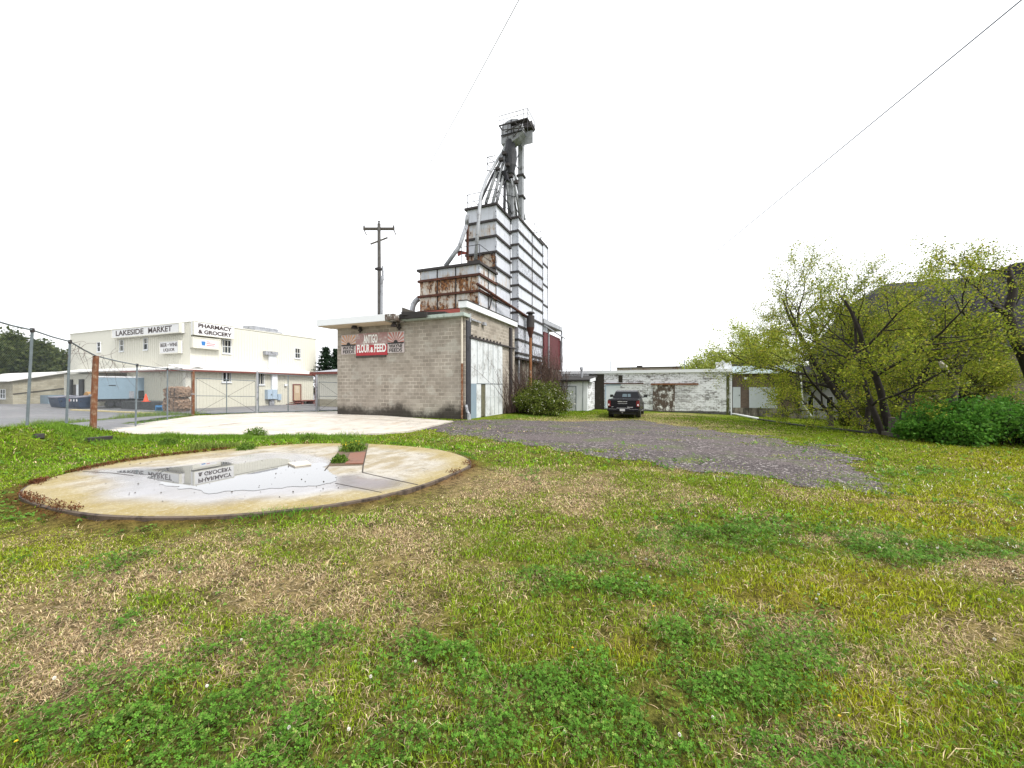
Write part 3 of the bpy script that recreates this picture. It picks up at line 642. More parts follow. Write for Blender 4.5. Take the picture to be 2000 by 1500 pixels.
for a in ((((0,862),(160,856),(330,856),(500,855),(640,856),(720,860)), .3, 1200, .25, (.14, .24, .03)), (((300,1018),(420,1016),(560,1006),(680,993),(770,975)), .13, 2200, .11, (.09, .23, .02), .007),
          (((0,838),(60,832),(130,828),(190,822),(265,816),(330,811),(380,811)), .4, 520, .42, (.15, .22, .035)), (((760,866),(830,872),(900,885),(925,902)), .08, 700, .08, (.10, .21, .03), .009),
          (((380,878),(440,874),(485,871)), .12, 900, .22, (.17, .22, .05)), (((985,818),(1040,812),(1100,806),(1160,802)), .5, 200, .14, (.12, .24, .025)), (((1260,812),(1330,812),(1420,818),(1560,832),(1690,846)), .25, 160, .12, (.12, .19, .03), .02)):
    V, q, C = tallstrip('t', a[0], a[1], a[2], a[3], a[4], '', *(a[5:])); LV.append(V); LQ.append(q+off); LC.append(C); off += len(V)
tag(np_mesh('rough_grass', np.concatenate(LV), np.concatenate(LQ), mt['grass'], np.concatenate(LC)), 'longer rough grass along slab edges and the fence bank', 'rough grass', kind='stuff')
# ================================================================== buildings
def fp(pl, u, z, o): return (u, pl[1]-o, z) if pl[0] == 'Y' else (pl[1]+o, u, z)
def fbox(mb, pl, u0, u1, z0, z1, o0, o1, mi=0):
    a = fp(pl, u0, z0, o0); b = fp(pl, u1, z1, o1); return mb.box(a[0], b[0], a[1], b[1], a[2], b[2], mi)
def U(pl, px): return onY(px, pl[1]) if pl[0] == 'Y' else onX(px, pl[1])
def Zp(pl, px, py): return zat(py, U(pl, px)[1])
def lettering(s, pl, u0, u1, z0, z1, out, mat, parent, name='lettering', bold=.018, depth=.012, shear=0):
    cu = bpy.data.curves.new('t', 'FONT'); cu.body = s; cu.offset = bold; cu.extrude = .02; cu.align_x = 'CENTER'; cu.space_line = .95; cu.shear = shear
    o = bpy.data.objects.new('t', cu); COL.objects.link(o); bpy.context.view_layer.update()
    me = bpy.data.meshes.new_from_object(o.evaluated_get(bpy.context.evaluated_depsgraph_get()))
    bpy.data.objects.remove(o)
    v = np.zeros(len(me.vertices)*3, np.float32); me.vertices.foreach_get('co', v); v = v.reshape(-1, 3)
    lo, hi = v.min(0), v.max(0); t = (v-lo)/np.maximum(hi-lo, 1e-6)
    uu = u0+(u1-u0)*t[:, 0]; zz = z0+(z1-z0)*t[:, 1]; oo = out+depth*t[:, 2]
    V = np.stack([uu, pl[1]-oo, zz], 1) if pl[0] == 'Y' else np.stack([pl[1]+oo, uu, zz], 1)
    me.vertices.foreach_set('co', V.astype(np.float32).ravel()); me.update(); me.name = name
    me.materials.clear(); me.materials.append(mat)
    ob = bpy.data.objects.new(name, me); COL.objects.link(ob); ob.parent = parent; ob.matrix_parent_inverse = parent.matrix_basis.inverted()
    return ob
def ribs(mb, pl, u0, u1, z0, z1, step=.3, wd=.07, dp=.025):
    u = min(u0, u1)+step*.5
    while u < max(u0, u1)-wd:
        fbox(mb, pl, u, u+wd, z0, z1, 0, dp); u += step
def window(parent, pl, u0, u1, z0, z1, bars=0, sash=True, sill=True, frame=None, mull=0):
    frame = frame or mt['white']
    m = MB(); t = .045
    fbox(m, pl, u0-t, u0, z0-t, z1+t, .0, .07); fbox(m, pl, u1, u1+t, z0-t, z1+t, .0, .07); fbox(m, pl, u0, u1, z1, z1+t, .0, .07); fbox(m, pl, u0, u1, z0-t, z0, .0, .07)
    if sash: fbox(m, pl, u0, u1, (z0+z1)/2-.03, (z0+z1)/2+.03, .0, .05)
    for k in range(mull): u = u0+(u1-u0)*(k+1)/(mull+1); fbox(m, pl, u-.05, u+.05, z0, z1, .0, .06)
    wn = m.build('window', frame, parent)
    m = MB(); fbox(m, pl, u0, u1, z0, z1, .004, .018); m.build('pane', mt['glassdark'], wn)
    if bars:
        for k in range(bars): u = u0+(u1-u0)*(k+.5)/bars; m = MB(); fbox(m, pl, u-.015, u+.015, z0, (z0+z1)/2, .03, .05); m.build('bar', mt['steelpost'], wn)
    if sill: m = MB(); fbox(m, pl, u0-.1, u1+.1, z0-.16, z0-.062, .0, .12); m.build('sill', mt['white'], wn)
    return wn

# ------------------------------------------------------------------ the market
GZ = -.4
XM = -42.3; Yl = onX(363, XM)[0]; Yr = onX(612, XM)[0]
XU = -43.9; Yu = onX(372, XU)[0]; Yur = onX(617, XU)[0]; XUl = onY(137, Yu)[0]
pU = ('X', XU); pUf = ('Y', Yu); pL = ('X', XM); pLf = ('Y', Yl)
ZU = zat(629, onX(372, XU)[1]); ZE = 3.45
XLl = onY(135, Yl)[0]
mk = thing('market_building', (XM, Yl, GZ), 'two storey cream metal sided market with rooftop signs beyond the fence', 'building')
m = MB(); m.box(XUl, XU, Yu, Yur, ZE-.2, ZU); ribs(m, pU, Yu, Yur, ZE+.2, ZU-.15); ribs(m, pUf, XUl*.58+XU*.42, XU, ZE+.2, ZU-.15, .34)
m.build('upper_wall', mt['cream'], mk)
m = MB(); m.box(XUl-.05, XU+.06, Yu-.06, Yur+.05, ZU, ZU+.09); m.build('roof_trim', mt['cream'], mk)
x245 = onY(248, Yl)[0]; x190 = onY(188, Yl)[0]
m = MB(); m.box(x245, XM, Yl, Yr, GZ-.3, ZE-.1); ribs(m, pL, Yl+.1, Yr, GZ, ZE-.15); ribs(m, pLf, x245, XM, GZ, ZE-.15, .34); m.build('lower_wall', mt['creamlow'], mk)
m = MB(); m.box(XM-.4, XM+.05, Yl-.05, Yl+.35, GZ, ZE-.12); m.build('corner_trim', mt['cream'], mk)
m = MB(); m.box(x190-.2, x245, Yl+3.2, Yl+6, GZ-.3, ZE-.1); m.box(x245-.02, x245+.1, Yl+.02, Yl+3.3, GZ, ZE-.12); m.build('dock_wall', mt['soffit'], mk)
m = MB(); m.box(XLl-1.5, x190, Yl+.1, Yl+6, GZ-.3, ZE-.25); m.build('rear_wall', mt['creamlow'], mk)
# lean to roof
m = MB(); e = .55
m.extr([(XM+e, 0, ZE), (XU-.1, 0, ZE+.42), (XU-.1, 0, ZE+.30), (XM+e, 0, ZE-.10)], (0, 1, 0))
m.v = [(x, Yl-e if y < .5 else Yr+.2, z) for x, y, z in m.v]
m.extr([(0, Yl-e, ZE), (0, Yu+.2, ZE+.42), (0, Yu+.2, ZE+.3), (0, Yl-e, ZE-.1)], (1, 0, 0)); k = len(m.v)-8
m.v[k:] = [(XM+e-.01 if x > .5 else XLl-1.6, y, z-.003) for x, y, z in m.v[k:]]
rf = m.build('lean_to_roof', mt['whiteroof'], mk)
m = MB(); m.box(XM+e-.04, XM+e+.01, Yl-e-.02, Yr+.2, ZE-.26, ZE-.102); m.box(x245, XM+e, Yl-e-.02, Yl-e+.03, ZE-.24, ZE-.108); m.build('fascia', mt['redbrown'], rf)
m = MB(); m.box(XM+.003, XM+e-.05, Yl-e+.05, Yr+.15, ZE-.2, ZE-.15); m.box(x190-.2, XM, Yl-e+.05, Yl-.01, ZE-.2, ZE-.15); m.build('soffit', mt['soffit'], rf)
# windows
def win(pl, x0, x1, y0, y1, **k):
    if pl[0] == 'Y': u0, u1 = U(pl, x0)[0], U(pl, x1)[0]
    else: u0, u1 = U(pl, x0)[0], U(pl, x1)[0]
    xm = (x0+x1)/2; return window(mk, pl, u0, u1, Zp(pl, xm, y1), Zp(pl, xm, y0), **k)
win(pUf, 191, 197, 669, 686, sash=True); win(pUf, 235, 242, 665, 685, bars=2); win(pUf, 282, 289, 661, 682, bars=2)
win(pU, 435, 450, 665, 689, bars=5); win(pU, 576, 586, 681, 699, bars=4)
win(pL, 434, 450, 728, 745, mull=1, sash=False); win(pL, 505, 515, 730, 750, sash=False, bars=0)
# glass block panel bars
# door, steps, cabinet, conduit, light
u0, d0 = U(pL, 573); u1, _ = U(pL, 586); z1 = zat(752, d0)
m = MB(); fbox(m, pL, u0, u1, .05, z1, .003, .06); dr = m.build('door', mt['tan'], mk)
m = MB(); fbox(m, pL, u0-.12, u0, .05, z1+.12, .0, .1); fbox(m, pL, u1, u1+.12, .05, z1+.12, .0, .1); fbox(m, pL, u0, u1, z1, z1+.12, .0, .1); m.build('frame', mt['redbrown'], dr)
m = MB(); fbox(m, pL, u0+.2, u1-.2, .05+(z1-.05)*.5, z1-.1, .062, .07); m.build('pane', mt['soffit'], dr)
m = MB(); ua = U(pL, 563)[0]; ub = U(pL, 600)[0]
fbox(m, pL, ua+.6, ub, .0, .1, .1, 1.5); fbox(m, pL, ua+.7, ua+.95, GZ, .0, .2, 1.4); fbox(m, pL, ub-.3, ub-.12, GZ, .0, .2, 1.4); fbox(m, pL, ua, ua+.6, -.2, -.12, .15, 1.4); fbox(m, pL, ua-.4, ua, GZ, GZ+.1, .15, 1.4)
m.build('door_step', mt['redbrown'], mk)
u0 = U(pL, 517)[0]; u1, d1 = U(pL, 536); m = MB(); fbox(m, pL, u0, u1, zat(779, d1), zat(761, d1), .003, .5); cb = m.build('electric_cabinet', mt['boxblue'], mk)
um = (u0+u1)/2; m = MB(); fbox(m, pL, um-.012, um+.012, zat(779, d1), zat(761, d1), .502, .508); fbox(m, pL, um-.2, um-.08, zat(772, d1), zat(769, d1), .502, .53); m.build('door_seam', mt['steelpost'], cb)
m = MB(); fbox(m, pL, um-.15, um+.35, GZ, zat(780, d1), .05, .3); m.build('cabinet_stand', mt['galv'], cb)
m = MB(); fbox(m, pL, um+.1, um+.75, zat(761, d1)+.01, ZE-.16, .003, .3); m.build('conduit', mt['white'], mk)
uc, dc = U(pU, 530); m = MB(); fbox(m, pU, uc-.45, uc+.45, ZE+.43, zat(694, dc), .003, .28); m.build('conduit', mt['white'], mk)
ua, da = U(pU, 513); ub, db = U(pU, 538); m = MB(); fbox(m, pU, ua, ub, zat(694, dc), zat(687, dc), .003, .5); m.build('duct_hood', mt['galv'], mk)
uc, dc = U(pL, 557); m = MB(); fbox(m, pL, uc-.15, uc+.15, zat(754, dc), zat(750, dc), .003, .2); m.build('wall_lamp', mt['white'], mk)
ua = U(pL, 541)[0]; m = MB(); fbox(m, pL, ua, ua+.4, .2, .9, .003, .2); fbox(m, pL, ua-.3, ua, .3, .36, .02, .08); m.build('meter_box', mt['boxblue'], mk)
# dark doors of the rear block
pR = ('Y', Yl+.1)
for a, b, mm in ((134, 143, 'darkiron'), (157, 165, 'darkiron')):
    m = MB(); fbox(m, pR, onY(a, pR[1])[0], onY(b, pR[1])[0], -.1, 2.6, .003, .15); m.build('dock_bumper', plain('dark_dock_bumper', (.05, .05, .055), .8), mk)
m = MB(); fbox(m, pR, onY(142, pR[1])[0], onY(150, pR[1])[0], GZ, 2.0, .003, .05); m.build('door', plain('dark_brown_door', (.06, .05, .045), .7), mk)
m = MB(); fbox(m, pR, onY(150, pR[1])[0], onY(156, pR[1])[0], GZ, 2.0, .003, .06); m.build('door', mt['white'], mk)
# dock platform, roof unit
xa = onY(236, Yl-2.2)[0]; xb = onY(314, Yl-2.2)[0]
m = MB(); m.box(xa, xb, Yl-2.2, Yl-.02, GZ, .36); m.build('loading_dock', plain('dark_dock', (.05, .05, .05), .9, .3), mk)
pT = onX(520, XU-6); 
m = MB(); yy0 = onX(498, XU-4)[0]; yy1 = onX(551, XU-4)[0]; zt = zat(650, onX(520, XU-4)[1])
m.box(XU-7, XU-4, yy0, yy1, ZU+.4, zt+.35); hv = m.build('rooftop_unit', mt['galv'], mk)
m = MB(); m.box(XU-6.8, XU-4.2, yy0+.2, yy1-.2, ZU+.05, ZU+.4); m.build('curb', mt['steelpost'], hv)
m = MB()
for k in range(3): yk = yy0+(yy1-yy0)*(.22+.28*k); m.tube([(XU-5.5, yk, zt+.35), (XU-5.5, yk, zt+.75)], 1.1, 14)
m.build('fan_housing', mt['galv'], hv)
# signs (bolted to the walls, separate things)
def signbox(name, pl, x0, x1, yt, yb, out, label, txts, mat='signwhite', thick=.35, ink='ink', bold=.018):
    u0, d0 = U(pl, x0); u1, d1 = U(pl, x1); z1 = zat(yt[0], d0); z0 = zat(yb[0], d0)
    m = MB(); fbox(m, pl, u0, u1, z0, z1, out, out+thick); sg = m.build(name, mt[mat]); tag(sg, label, 'sign')
    m = MB(); t = .06; o1 = out+thick
    for a in ((u0-.02, u0+t, z0, z1), (u1-t, u1+.02, z0, z1), (u0+t, u1-t, z1-t, z1+.02), (u0+t, u1-t, z0-.02, z0+t)): fbox(m, pl, a[0], a[1], a[2], a[3], o1-.2, o1+.03)
    m.build('frame', mt['cream'], sg)
    for (s, fu0, fu1, fz0, fz1) in txts:
        lettering(s, pl, u0+(u1-u0)*fu0, u0+(u1-u0)*fu1, z0+(z1-z0)*fz0, z0+(z1-z0)*fz1, o1+.004, mt[ink], sg, bold=bold)
    return sg, (u0, u1, z0, z1, o1)
signbox('market_sign', pUf, 229, 361, (645,), (662,), .02, 'long white sign box on the market front, widest of its signs', [('LAKESIDE', .07, .50, .22, .80), ('MARKET', .57, .90, .22, .80)], thick=.45)
signbox('drink_sign', pUf, 320, 357, (668,), (692,), .02, 'squarish white beer, wine and liquor sign box on the market front', [('BEER • WINE', .06, .94, .55, .83), ('LIQUOR', .22, .80, .14, .42)], bold=.004)
signbox('pharmacy_sign', pU, 372, 451, (627,), (654,), .05, 'large white two line pharmacy and grocery sign at the roof corner', [('PHARMACY', .10, .93, .56, .86), ('& GROCERY', .10, .93, .12, .42)], thick=.5, bold=.035)
sg, (u0, u1, z0, z1, o1) = signbox('small_wall_sign', pU, 371, 425, (658,), (679,), .05, 'blank cream sign box with small blue emblem under the pharmacy sign', [], mat='cream', thick=.4)
m = MB(); fbox(m, pU, u0+(u1-u0)*.25, u0+(u1-u0)*.86, z0+(z1-z0)*.12, z0+(z1-z0)*.8, o1+.004, o1+.012); m.build('panel', mt['signwhite'], sg)
m = MB(); a = u0+(u1-u0)*.30; b = u0+(u1-u0)*.44; zz = lambda f: z0+(z1-z0)*f
m.extr([fp(pU, a+.1*(b-a), zz(.28), o1+.014), fp(pU, a+.9*(b-a), zz(.28), o1+.014), fp(pU, b, zz(.55), o1+.014), fp(pU, b, zz(.66), o1+.014), fp(pU, a, zz(.66), o1+.014), fp(pU, a, zz(.55), o1+.014)], (.01, 0, 0)); m.build('emblem', mt['blue'], sg)
m = MB()
for k, (l) in enumerate((.6, .8, .78)): fbox(m, pU, u0+(u1-u0)*.48, u0+(u1-u0)*l, zz(.62-.17*k), zz(.68-.17*k), o1+.014, o1+.02)
m.build('text_line', mt['redink'], sg)

# garage on the left with a sloping roof
d0 = 2.05*F/(790-HZ); gx, gy = w((25-1000)/F*d0, d0); ge = zat(743, d0); gy2 = onX(129, gx)[0]
gy2d = gy2; gt = zat(727, onX(127, gx)[1])
GX_ = 0
ga = thing('stone_garage', (gx, gy, GZ), 'long low tan stone block outbuilding with sloping white roof left of the market', 'building')
m = MB(); m.extr([(gx, gy, GZ-.2), (gx, gy2d, GZ-.2), (gx, gy2d, gt-.1), (gx, gy, ge-.1)], (-26, 0, 0)); m.build('wall', mt['tanblock'], ga)
m = MB(); m.extr([(gx+.4, gy-.5, ge-.17), (gx+.4, gy2d, gt-.07), (gx+.4, gy2d, gt+.1), (gx+.4, gy-.5, ge)], (-27, 0, 0)); m.build('roof', mt['whiteroof'], ga)
m = MB(); m.extr([(gx+.06, gy, .2+GZ+1.0), (gx+.06, gy2d, GZ+1.9), (gx+.06, gy2d, GZ+2.05), (gx+.06, gy, .2+GZ+1.12)], (-.05, 0, 0)); m.build('ramp_rail', mt['wood'], ga)
pG = ('Y', gy); a = onY(2, gy)[0]; b = onY(11, gy)[0]; window(ga, pG, a, b, .35, 1.4, mull=1)
m = MB(); m.box(gx+.02, gx+2.2, gy+2.2, gy+4, GZ, GZ+1.1); tag(m.build('utility_crate', mt['greyblue']), 'grey utility box standing against the stone garage wall', 'utility box')

# small gabled shed right of the market
xs0 = -41.5; ysf = onX(617, xs0)[0]
d_ = 40.0
sh = thing('cream_shed', (0, 0, 0), 'low cream ribbed shed with red brown trim between market and mill', 'shed')
Ysh = 31.0; pS = ('Y', Ysh); xa = onY(617, Ysh)[0]; xb = onY(700, Ysh)[0]; dS = onY(640, Ysh)[1]; zE2 = zat(727, dS)
m = MB(); m.box(xa, xb, Ysh, Ysh+8, GZ+.8, zE2); ribs(m, pS, xa, xb, GZ+.8, zE2-.02, .3); m.build('wall', mt['cream'], sh)
m = MB(); m.box(xa, xb, Ysh-.03, Ysh+8, GZ-.3, GZ+.8); m.build('foundation', mt['tanblock'], sh)
m = MB(); m.extr([(xa-.3, Ysh-.5, zE2+.02), (xa-.3, Ysh+5, zE2+.75), (xa-.3, Ysh+5, zE2+.63), (xa-.3, Ysh-.5, zE2-.08)], (xb-xa+.6, 0, 0)); rf = m.build('roof', mt['galv'], sh)
m = MB(); m.box(xa-.32, xb+.3, Ysh-.56, Ysh-.505, zE2-.22, zE2+.03); m.build('gutter', mt['redbrown'], rf)
m = MB(); m.tube([(xa-.1, Ysh-.5, zE2-.1), (xa+.05, Ysh-.1, zE2-.5), (xa+.05, Ysh-.1, GZ)], .06, 8); m.build('downspout', mt['redbrown'], sh)

# ------------------------------------------------------------------ the block mill
c0 = S(908, 820, 20.0); MX, MY = c0.x, c0.y; pF = ('Y', MY); pE = ('X', MX)
ML = onY(659, MY)[0]; MB_ = onX(1005, MX)[0]
ZT = Zp(pF, 905, 618)
ml = thing('feed_mill', (MX, MY, 0), 'grey concrete block feed mill with stained base, flat roof and white metal door', 'building')
m = MB(); m.box(ML, MX, MY, MB_, -.3, ZT); m.box(MX-.3, MX-.001, MY+.02, MB_, ZT, ZT+.45); m.build('wall', mt['block'], ml)
m = MB(); m.box(ML+.3, MX-.3, MY+.35, MB_+2, ZT-.05, ZT+.12); m.build('roof', mt['tar'], ml)
# canopy slab over the left half
Yc = MY-1.05; xl = onY(618, Yc)[0]; xr = onY(751, Yc)[0]; dl = onY(618, Yc)[1]
zc0 = zat(637, dl); zc1 = zat(625, dl)
m = MB(); m.box(xl, xr, Yc, MY+3, zc0, zc1); cn = m.build('canopy', mt['white'], ml)
m = MB(); m.box(xl+.04, xr-.02, Yc+.05, MY-.004, zc0-.03, zc0-.004); m.build('soffit', mt['soffit'], cn)
xr2 = onY(768, Yc)[0]; m = MB(); m.box(xr+.003, xr2, Yc+.02, MY+1.5, zc0+.05, zc1-.01); m.build('worn_end', mt['peel'], cn)
m = MB(); m.box(xr2, xr2+1.7, Yc+.5, MY+1, zc0+.13, zc0+.4); m.extr([(xr2+.2, Yc+.4, zc0+.3), (xr2+2.6, Yc+.9, zc0+.30), (xr2+2.6, Yc+.9, zc0+.42), (xr2+.2, Yc+.4, zc0+.5)], (0, 1.5, 0)); m.build('broken_roofing', mt['tar'], cn)
xg0 = onY(770, MY-.4)[0]; zg = zat(616, onY(905, MY-.4)[1])
m = MB(); m.box(xg0, MX+.15, MY-.4, MY+.3, zg, zg+.17); m.build('front_fascia', mt['greenfascia'], ml)
m = MB(); m.box(MX-.32, MX+.18, MY-.12, MB_+.1, ZT+.45, ZT+.78); m.build('parapet_coping', mt['white'], ml)
m = MB(); m.box(MX-.34, MX+.2, MY-.14, MB_+.12, ZT+.783, ZT+.83); m.build('coping_cap', mt['darkiron'], ml)
# sloped board and curved duct behind the canopy
p0 = S(785, 600, 23); p1 = S(819, 612, 23)
m = MB(); m.extr([(p0.x, p0.y, ZT+.1), (p0.x, p0.y, p0.z), (p1.x, p1.y, p1.z), (p1.x, p1.y, ZT+.1)], (0, .12, 0)); m.build('roof_upstand', mt['wood'], ml)
m = MB(); pts = [S(818, 583, 24.6), S(812, 588, 24.6), S(807.5, 595, 24.6), S(805.5, 603, 24.6), S(805, 614, 24.6)]; m.tube(pts, .17, 12); m.build('curved_duct', mt['galv'], ml, smooth=True)
# corner downpipe, lamp conduit, small pipe stub
m = MB(); m.tube([(MX-.12, MY-.09, 2.9), (MX-.12, MY-.09, zg)], .055, 10); m.build('downpipe', mt['palecream'], ml)
m = MB(); m.tube([(MX-.12, MY-.09, .05), (MX-.12, MY-.09, 2.9)], .06, 10); m.build('downpipe', mt['rustywood'], ml)
m = MB(); m.tube([(MX+.1, MY-.05, .75), (MX+.2, MY-.1, .42), (MX+.28, MY-.1, .3)], .07, 10); m.tube([(MX+.28, MY-.1, .3), (MX+.3, MY-.1, -.02)], .1, 10); m.build('pipe_stub', mt['galv'], ml)
# sliding door
def Ue(px): return onX(px, MX)[0]
ya, yb, yc, yd = Ue(909.5), Ue(917), Ue(979), Ue(928)
zd = zat(661, onX(917, MX)[1])
m = MB(); fbox(m, pE, ya, yb, 0, zd+.9, .003, .09); m.build('door_channel', mt['galvdark'], ml)
zmid = zat(749, onX(917, MX)[1])
m = MB(); fbox(m, pE, yb, yc, zmid, zd, .01, .08)
dr = m.build('sliding_door', mt['galvdoor'], ml)
for f in (.17, .34, .5, .66, .83): u = yb+(yc-yb)*f; m = MB(); fbox(m, pE, u, u+.035, zmid+.02+.3*(f == .34), zd-.02, .081, .09); m.build('seam', mt['steelpost'], dr)
m = MB(); fbox(m, pE, yb, yd, .0, zmid-.003, .01, .085); m.build('lower_panel', mt['greyblue'], dr)
yx, yy = Ue(937), Ue(946)
m = MB(); fbox(m, pE, yd, yx, .0, zmid-.003, .01, .08); fbox(m, pE, yy, yc, .0, zmid-.003, .01, .082); fbox(m, pE, yy+.1, yc-.05, 1.1, 1.13, .082, .095)
lp = m.build('lower_panel', mt['galvdoor'], dr)
for f in (.25, .5, .75): u = yy+(yc-yy)*f; m = MB(); fbox(m, pE, u, u+.03, .05, zmid-.02, .083, .09); m.build('seam', mt['steelpost'], dr)
m = MB(); fbox(m, pE, yd, yc, zmid-.02, zmid+.02, .084, .093); m.build('seam', mt['steelpost'], dr)
m = MB(); fbox(m, pE, yx, yy, .05, zmid-.003, .005, .05); m.build('lower_panel', plain('mossy_board', (.10, .095, .06), .9, .35), dr)
m = MB(); fbox(m, pE, yb-.15, yc+2.2, zd+.01, zd+.1, .05, .15)
for k in range(9): u = yb+(yc-yb)*(k+.3)/9; fbox(m, pE, u, u+.06, zd+.1, zd+.22, .03, .1)
m.build('door_rail', mt['darkiron'], ml)
m = MB(); u = Ue(915); zz = zat(625, onX(915, MX)[1]); fbox(m, pE, u, u+.12, zz-.1, zz+.35, .003, .1); fbox(m, pE, u+.1, u+1.2, zz, zz+.09, .06, .16); fbox(m, pE, u+1.5, u+1.8, zz-.05, zz+.12, .06, .2); m.build('wall_lamp', mt['galv'], ml)
m = MB(); u = Ue(994); fbox(m, pE, u, u+.35, 0, zat(640, onX(994, MX)[1]), .003, .12); m.build('wall_post', mt['darkiron'], ml)
# gooseneck lamps
for k, px in enumerate((705, 781)):
    x, d = onY(px, MY); z1 = zat(634 if k == 0 else 630, d); z0 = zat(650 if k == 0 else 645, d)
    m = MB(); m.tube([(x, MY-.02, z1), (x, MY-.3, z1-.02), (x, MY-.5, z1-.12)], .025, 6); m.tube([(x, MY-.5, z1-.05), (x, MY-.5, z1-.2), (x, MY-.5, z1-.3)], [.05, .16, .19], 10); m.tube([(x, MY-.08, z1-.1), (x, MY-.08, z0)], [.09, .05], 8); m.box(x-.12, x+.12, MY-.12, MY-.003, z0+.1, z0+.18)
    m.build('sign_lamp', mt['darkiron'], ml)
# painted panels
def feedsign(x0, x1, yt, yb, label, raymat):
    u0, d0 = onY(x0, MY); u1, d1 = onY(x1, MY); dm = (d0+d1)/2; z1 = zat(yt, dm); z0 = zat(yb, dm)
    m = MB(); fbox(m, pF, u0, u1, z0, z1, .01, .05); sg = m.build('feed_sign', mt['signgrey']); tag(sg, label, 'sign', 'feed signs on the mill wall')
    zc = z0+(z1-z0)*.47; uc = (u0+u1)/2; W = u1-u0; H_ = z1-zc
    m = MB()
    def edge(a):
        c, s = math.cos(a), math.sin(a); t = min((W/2)/abs(c) if abs(c) > 1e-6 else 1e9, H_/s if s > 1e-6 else 1e9); return uc+c*t*.97, zc+s*t*.97
    nray = 9
    for k in range(nray):
        a0 = math.pi*(k+.12)/nray; a1 = math.pi*(k+.62)/nray
        p = edge(a0); q = edge(a1)
        m.extr([fp(pF, uc, zc, .052), fp(pF, p[0], p[1], .052), fp(pF, q[0], q[1], .052)], (0, -.004, 0))
    m.build('sun_rays', mt[raymat], sg)
    m = MB(); fbox(m, pF, u0+.02, u1-.02, zc-.05, zc+.03, .058, .064); r = W*.13
    m.extr([fp(pF, uc+r*math.cos(a), zc+r*1.1*math.sin(a), .058) for a in [math.pi*k/12 for k in range(13)]], (0, -.008, 0)); m.build('sun_emblem', mt['black'], sg)
    lettering('WAYNE', pF, u0+W*.10, u1-W*.10, z0+(z1-z0)*.235, z0+(z1-z0)*.41, .053, mt['black'], sg, bold=.012)
    lettering('FEEDS', pF, u0+W*.12, u1-W*.12, z0+(z1-z0)*.04, z0+(z1-z0)*.21, .053, mt['black'], sg, bold=.012)
    return sg
feedsign(668, 696.5, 654.5, 692, 'grey sunrise panel with orange rays at the outer edge of the mill wall', 'rayorange')
feedsign(758, 790.5, 648, 689, 'grey sunrise panel with red rays, nearer the middle of the mill wall', 'raypink')
u0, d0 = onY(697, MY); u1, d1 = onY(757.5, MY); dm = (d0+d1)/2; z1 = zat(650.5, dm); z0 = zat(694, dm); zh = z0+(z1-z0)*.46
m = MB(); fbox(m, pF, u0, u1, z0, zh, .01, .06); sg = m.build('flour_and_feed_sign', mt['signred']); tag(sg, 'wide faded red sign with white flour and feed lettering between two panels', 'sign')
m = MB(); fbox(m, pF, u0, u1, zh, z1, .01, .059); m.build('upper_panel', mt['signpink'], sg)
m = MB(); fbox(m, pF, u0-.03, u1-.1, z0-.12, z0-.01, .003, .05); m.build('lower_batten', mt['wood'], sg)
W = u1-u0; lettering('ANTIGO', pF, u0+W*.25, u0+W*.70, z0+(z1-z0)*.55, z0+(z1-z0)*.93, .064, mt['white_ink'], sg, bold=.03)
lettering('FLOUR', pF, u0+W*.04, u0+W*.45, z0+(z1-z0)*.13, z0+(z1-z0)*.50, .064, mt['white_ink'], sg, bold=.03)
lettering('&', pF, u0+W*.475, u0+W*.575, z0+(z1-z0)*.13, z0+(z1-z0)*.36, .064, mt['white_ink'], sg, bold=.03)
lettering('FEED', pF, u0+W*.60, u0+W*.97, z0+(z1-z0)*.13, z0+(z1-z0)*.50, .064, mt['white_ink'], sg, bold=.03)

# ------------------------------------------------------------------ grain bins
BX = MX-.5
def grainbin(label, x0, x1, y0, y1, zs, front, right, seams_f=(), seams_r=(), flmat='darkiron', lip=.1, rowmats=None):
    root = thing('grain_bin', (x1, y0, zs[-1]), label, 'grain bin', 'steel bins of the grain tower')
    for k in range(len(zs)-1):
        zt, zb = zs[k], zs[k+1]; fm, rm = (rowmats or {}).get(k, (front, right))
        m = MB(); m.box(x0, x1, y0, y1, zb, zt)
        m.m = [0, 0, 0, 1, 0, 0]
        m.build('wall_panel', [mt[fm], mt[rm]], root)
    for k, z in enumerate(zs):
        m = MB(); l = lip if k else lip*1.3
        m.box(x0-l, x1+l, y0-l, y0-.001, z-.075, z+.06); m.box(x1+.001, x1+l, y0-.001, y1-.02, z-.075, z+.06)
        m.box(x0-l, x0-.001, y0-.001, y1, z-.075, z+.06)
        m.build('flange', mt[flmat if not isinstance(flmat, (list, tuple)) else flmat[min(k, len(flmat)-1)]], root)
    for f in seams_f: u = x0+(x1-x0)*f; m = MB(); m.box(u-.03, u+.03, y0-.035, y0-.001, zs[-1]+.06, zs[0]-.06); m.build('seam', mt['darkiron'], root)
    for f in seams_r: u = y0+(y1-y0)*f; m = MB(); m.box(x1+.001, x1+.035, u-.03, u+.03, zs[-1]+.06, zs[0]-.06); m.build('seam', mt['darkiron'], root)
    m = MB(); m.box(x1+.001, x1+.03, y1-.07, y1-.005, zs[-1], zs[0]); m.build('edge_angle', mt['galvdark'], root)
    m = MB(); m.box(x1-.04, x1+.03, y0-.03, y0+.04, zs[-1]+.06, zs[0]-.06)
    m.build('corner_angle', mt['binspot'], root)
    m = MB(); m.box(x0+.05, x1-.05, y0+.05, y1-.05, zs[0], zs[0]+.03); m.build('lid', mt['galvdark'], root)
    return root
yA, dA = onX(936, BX); yB, dB = onX(969, BX); yC, dC = onX(997, BX)
xA = onY(820, yA)[0]; z9 = [zat(513.5, dA), zat(536, dA), zat(568, dA), zat(600, dA)]
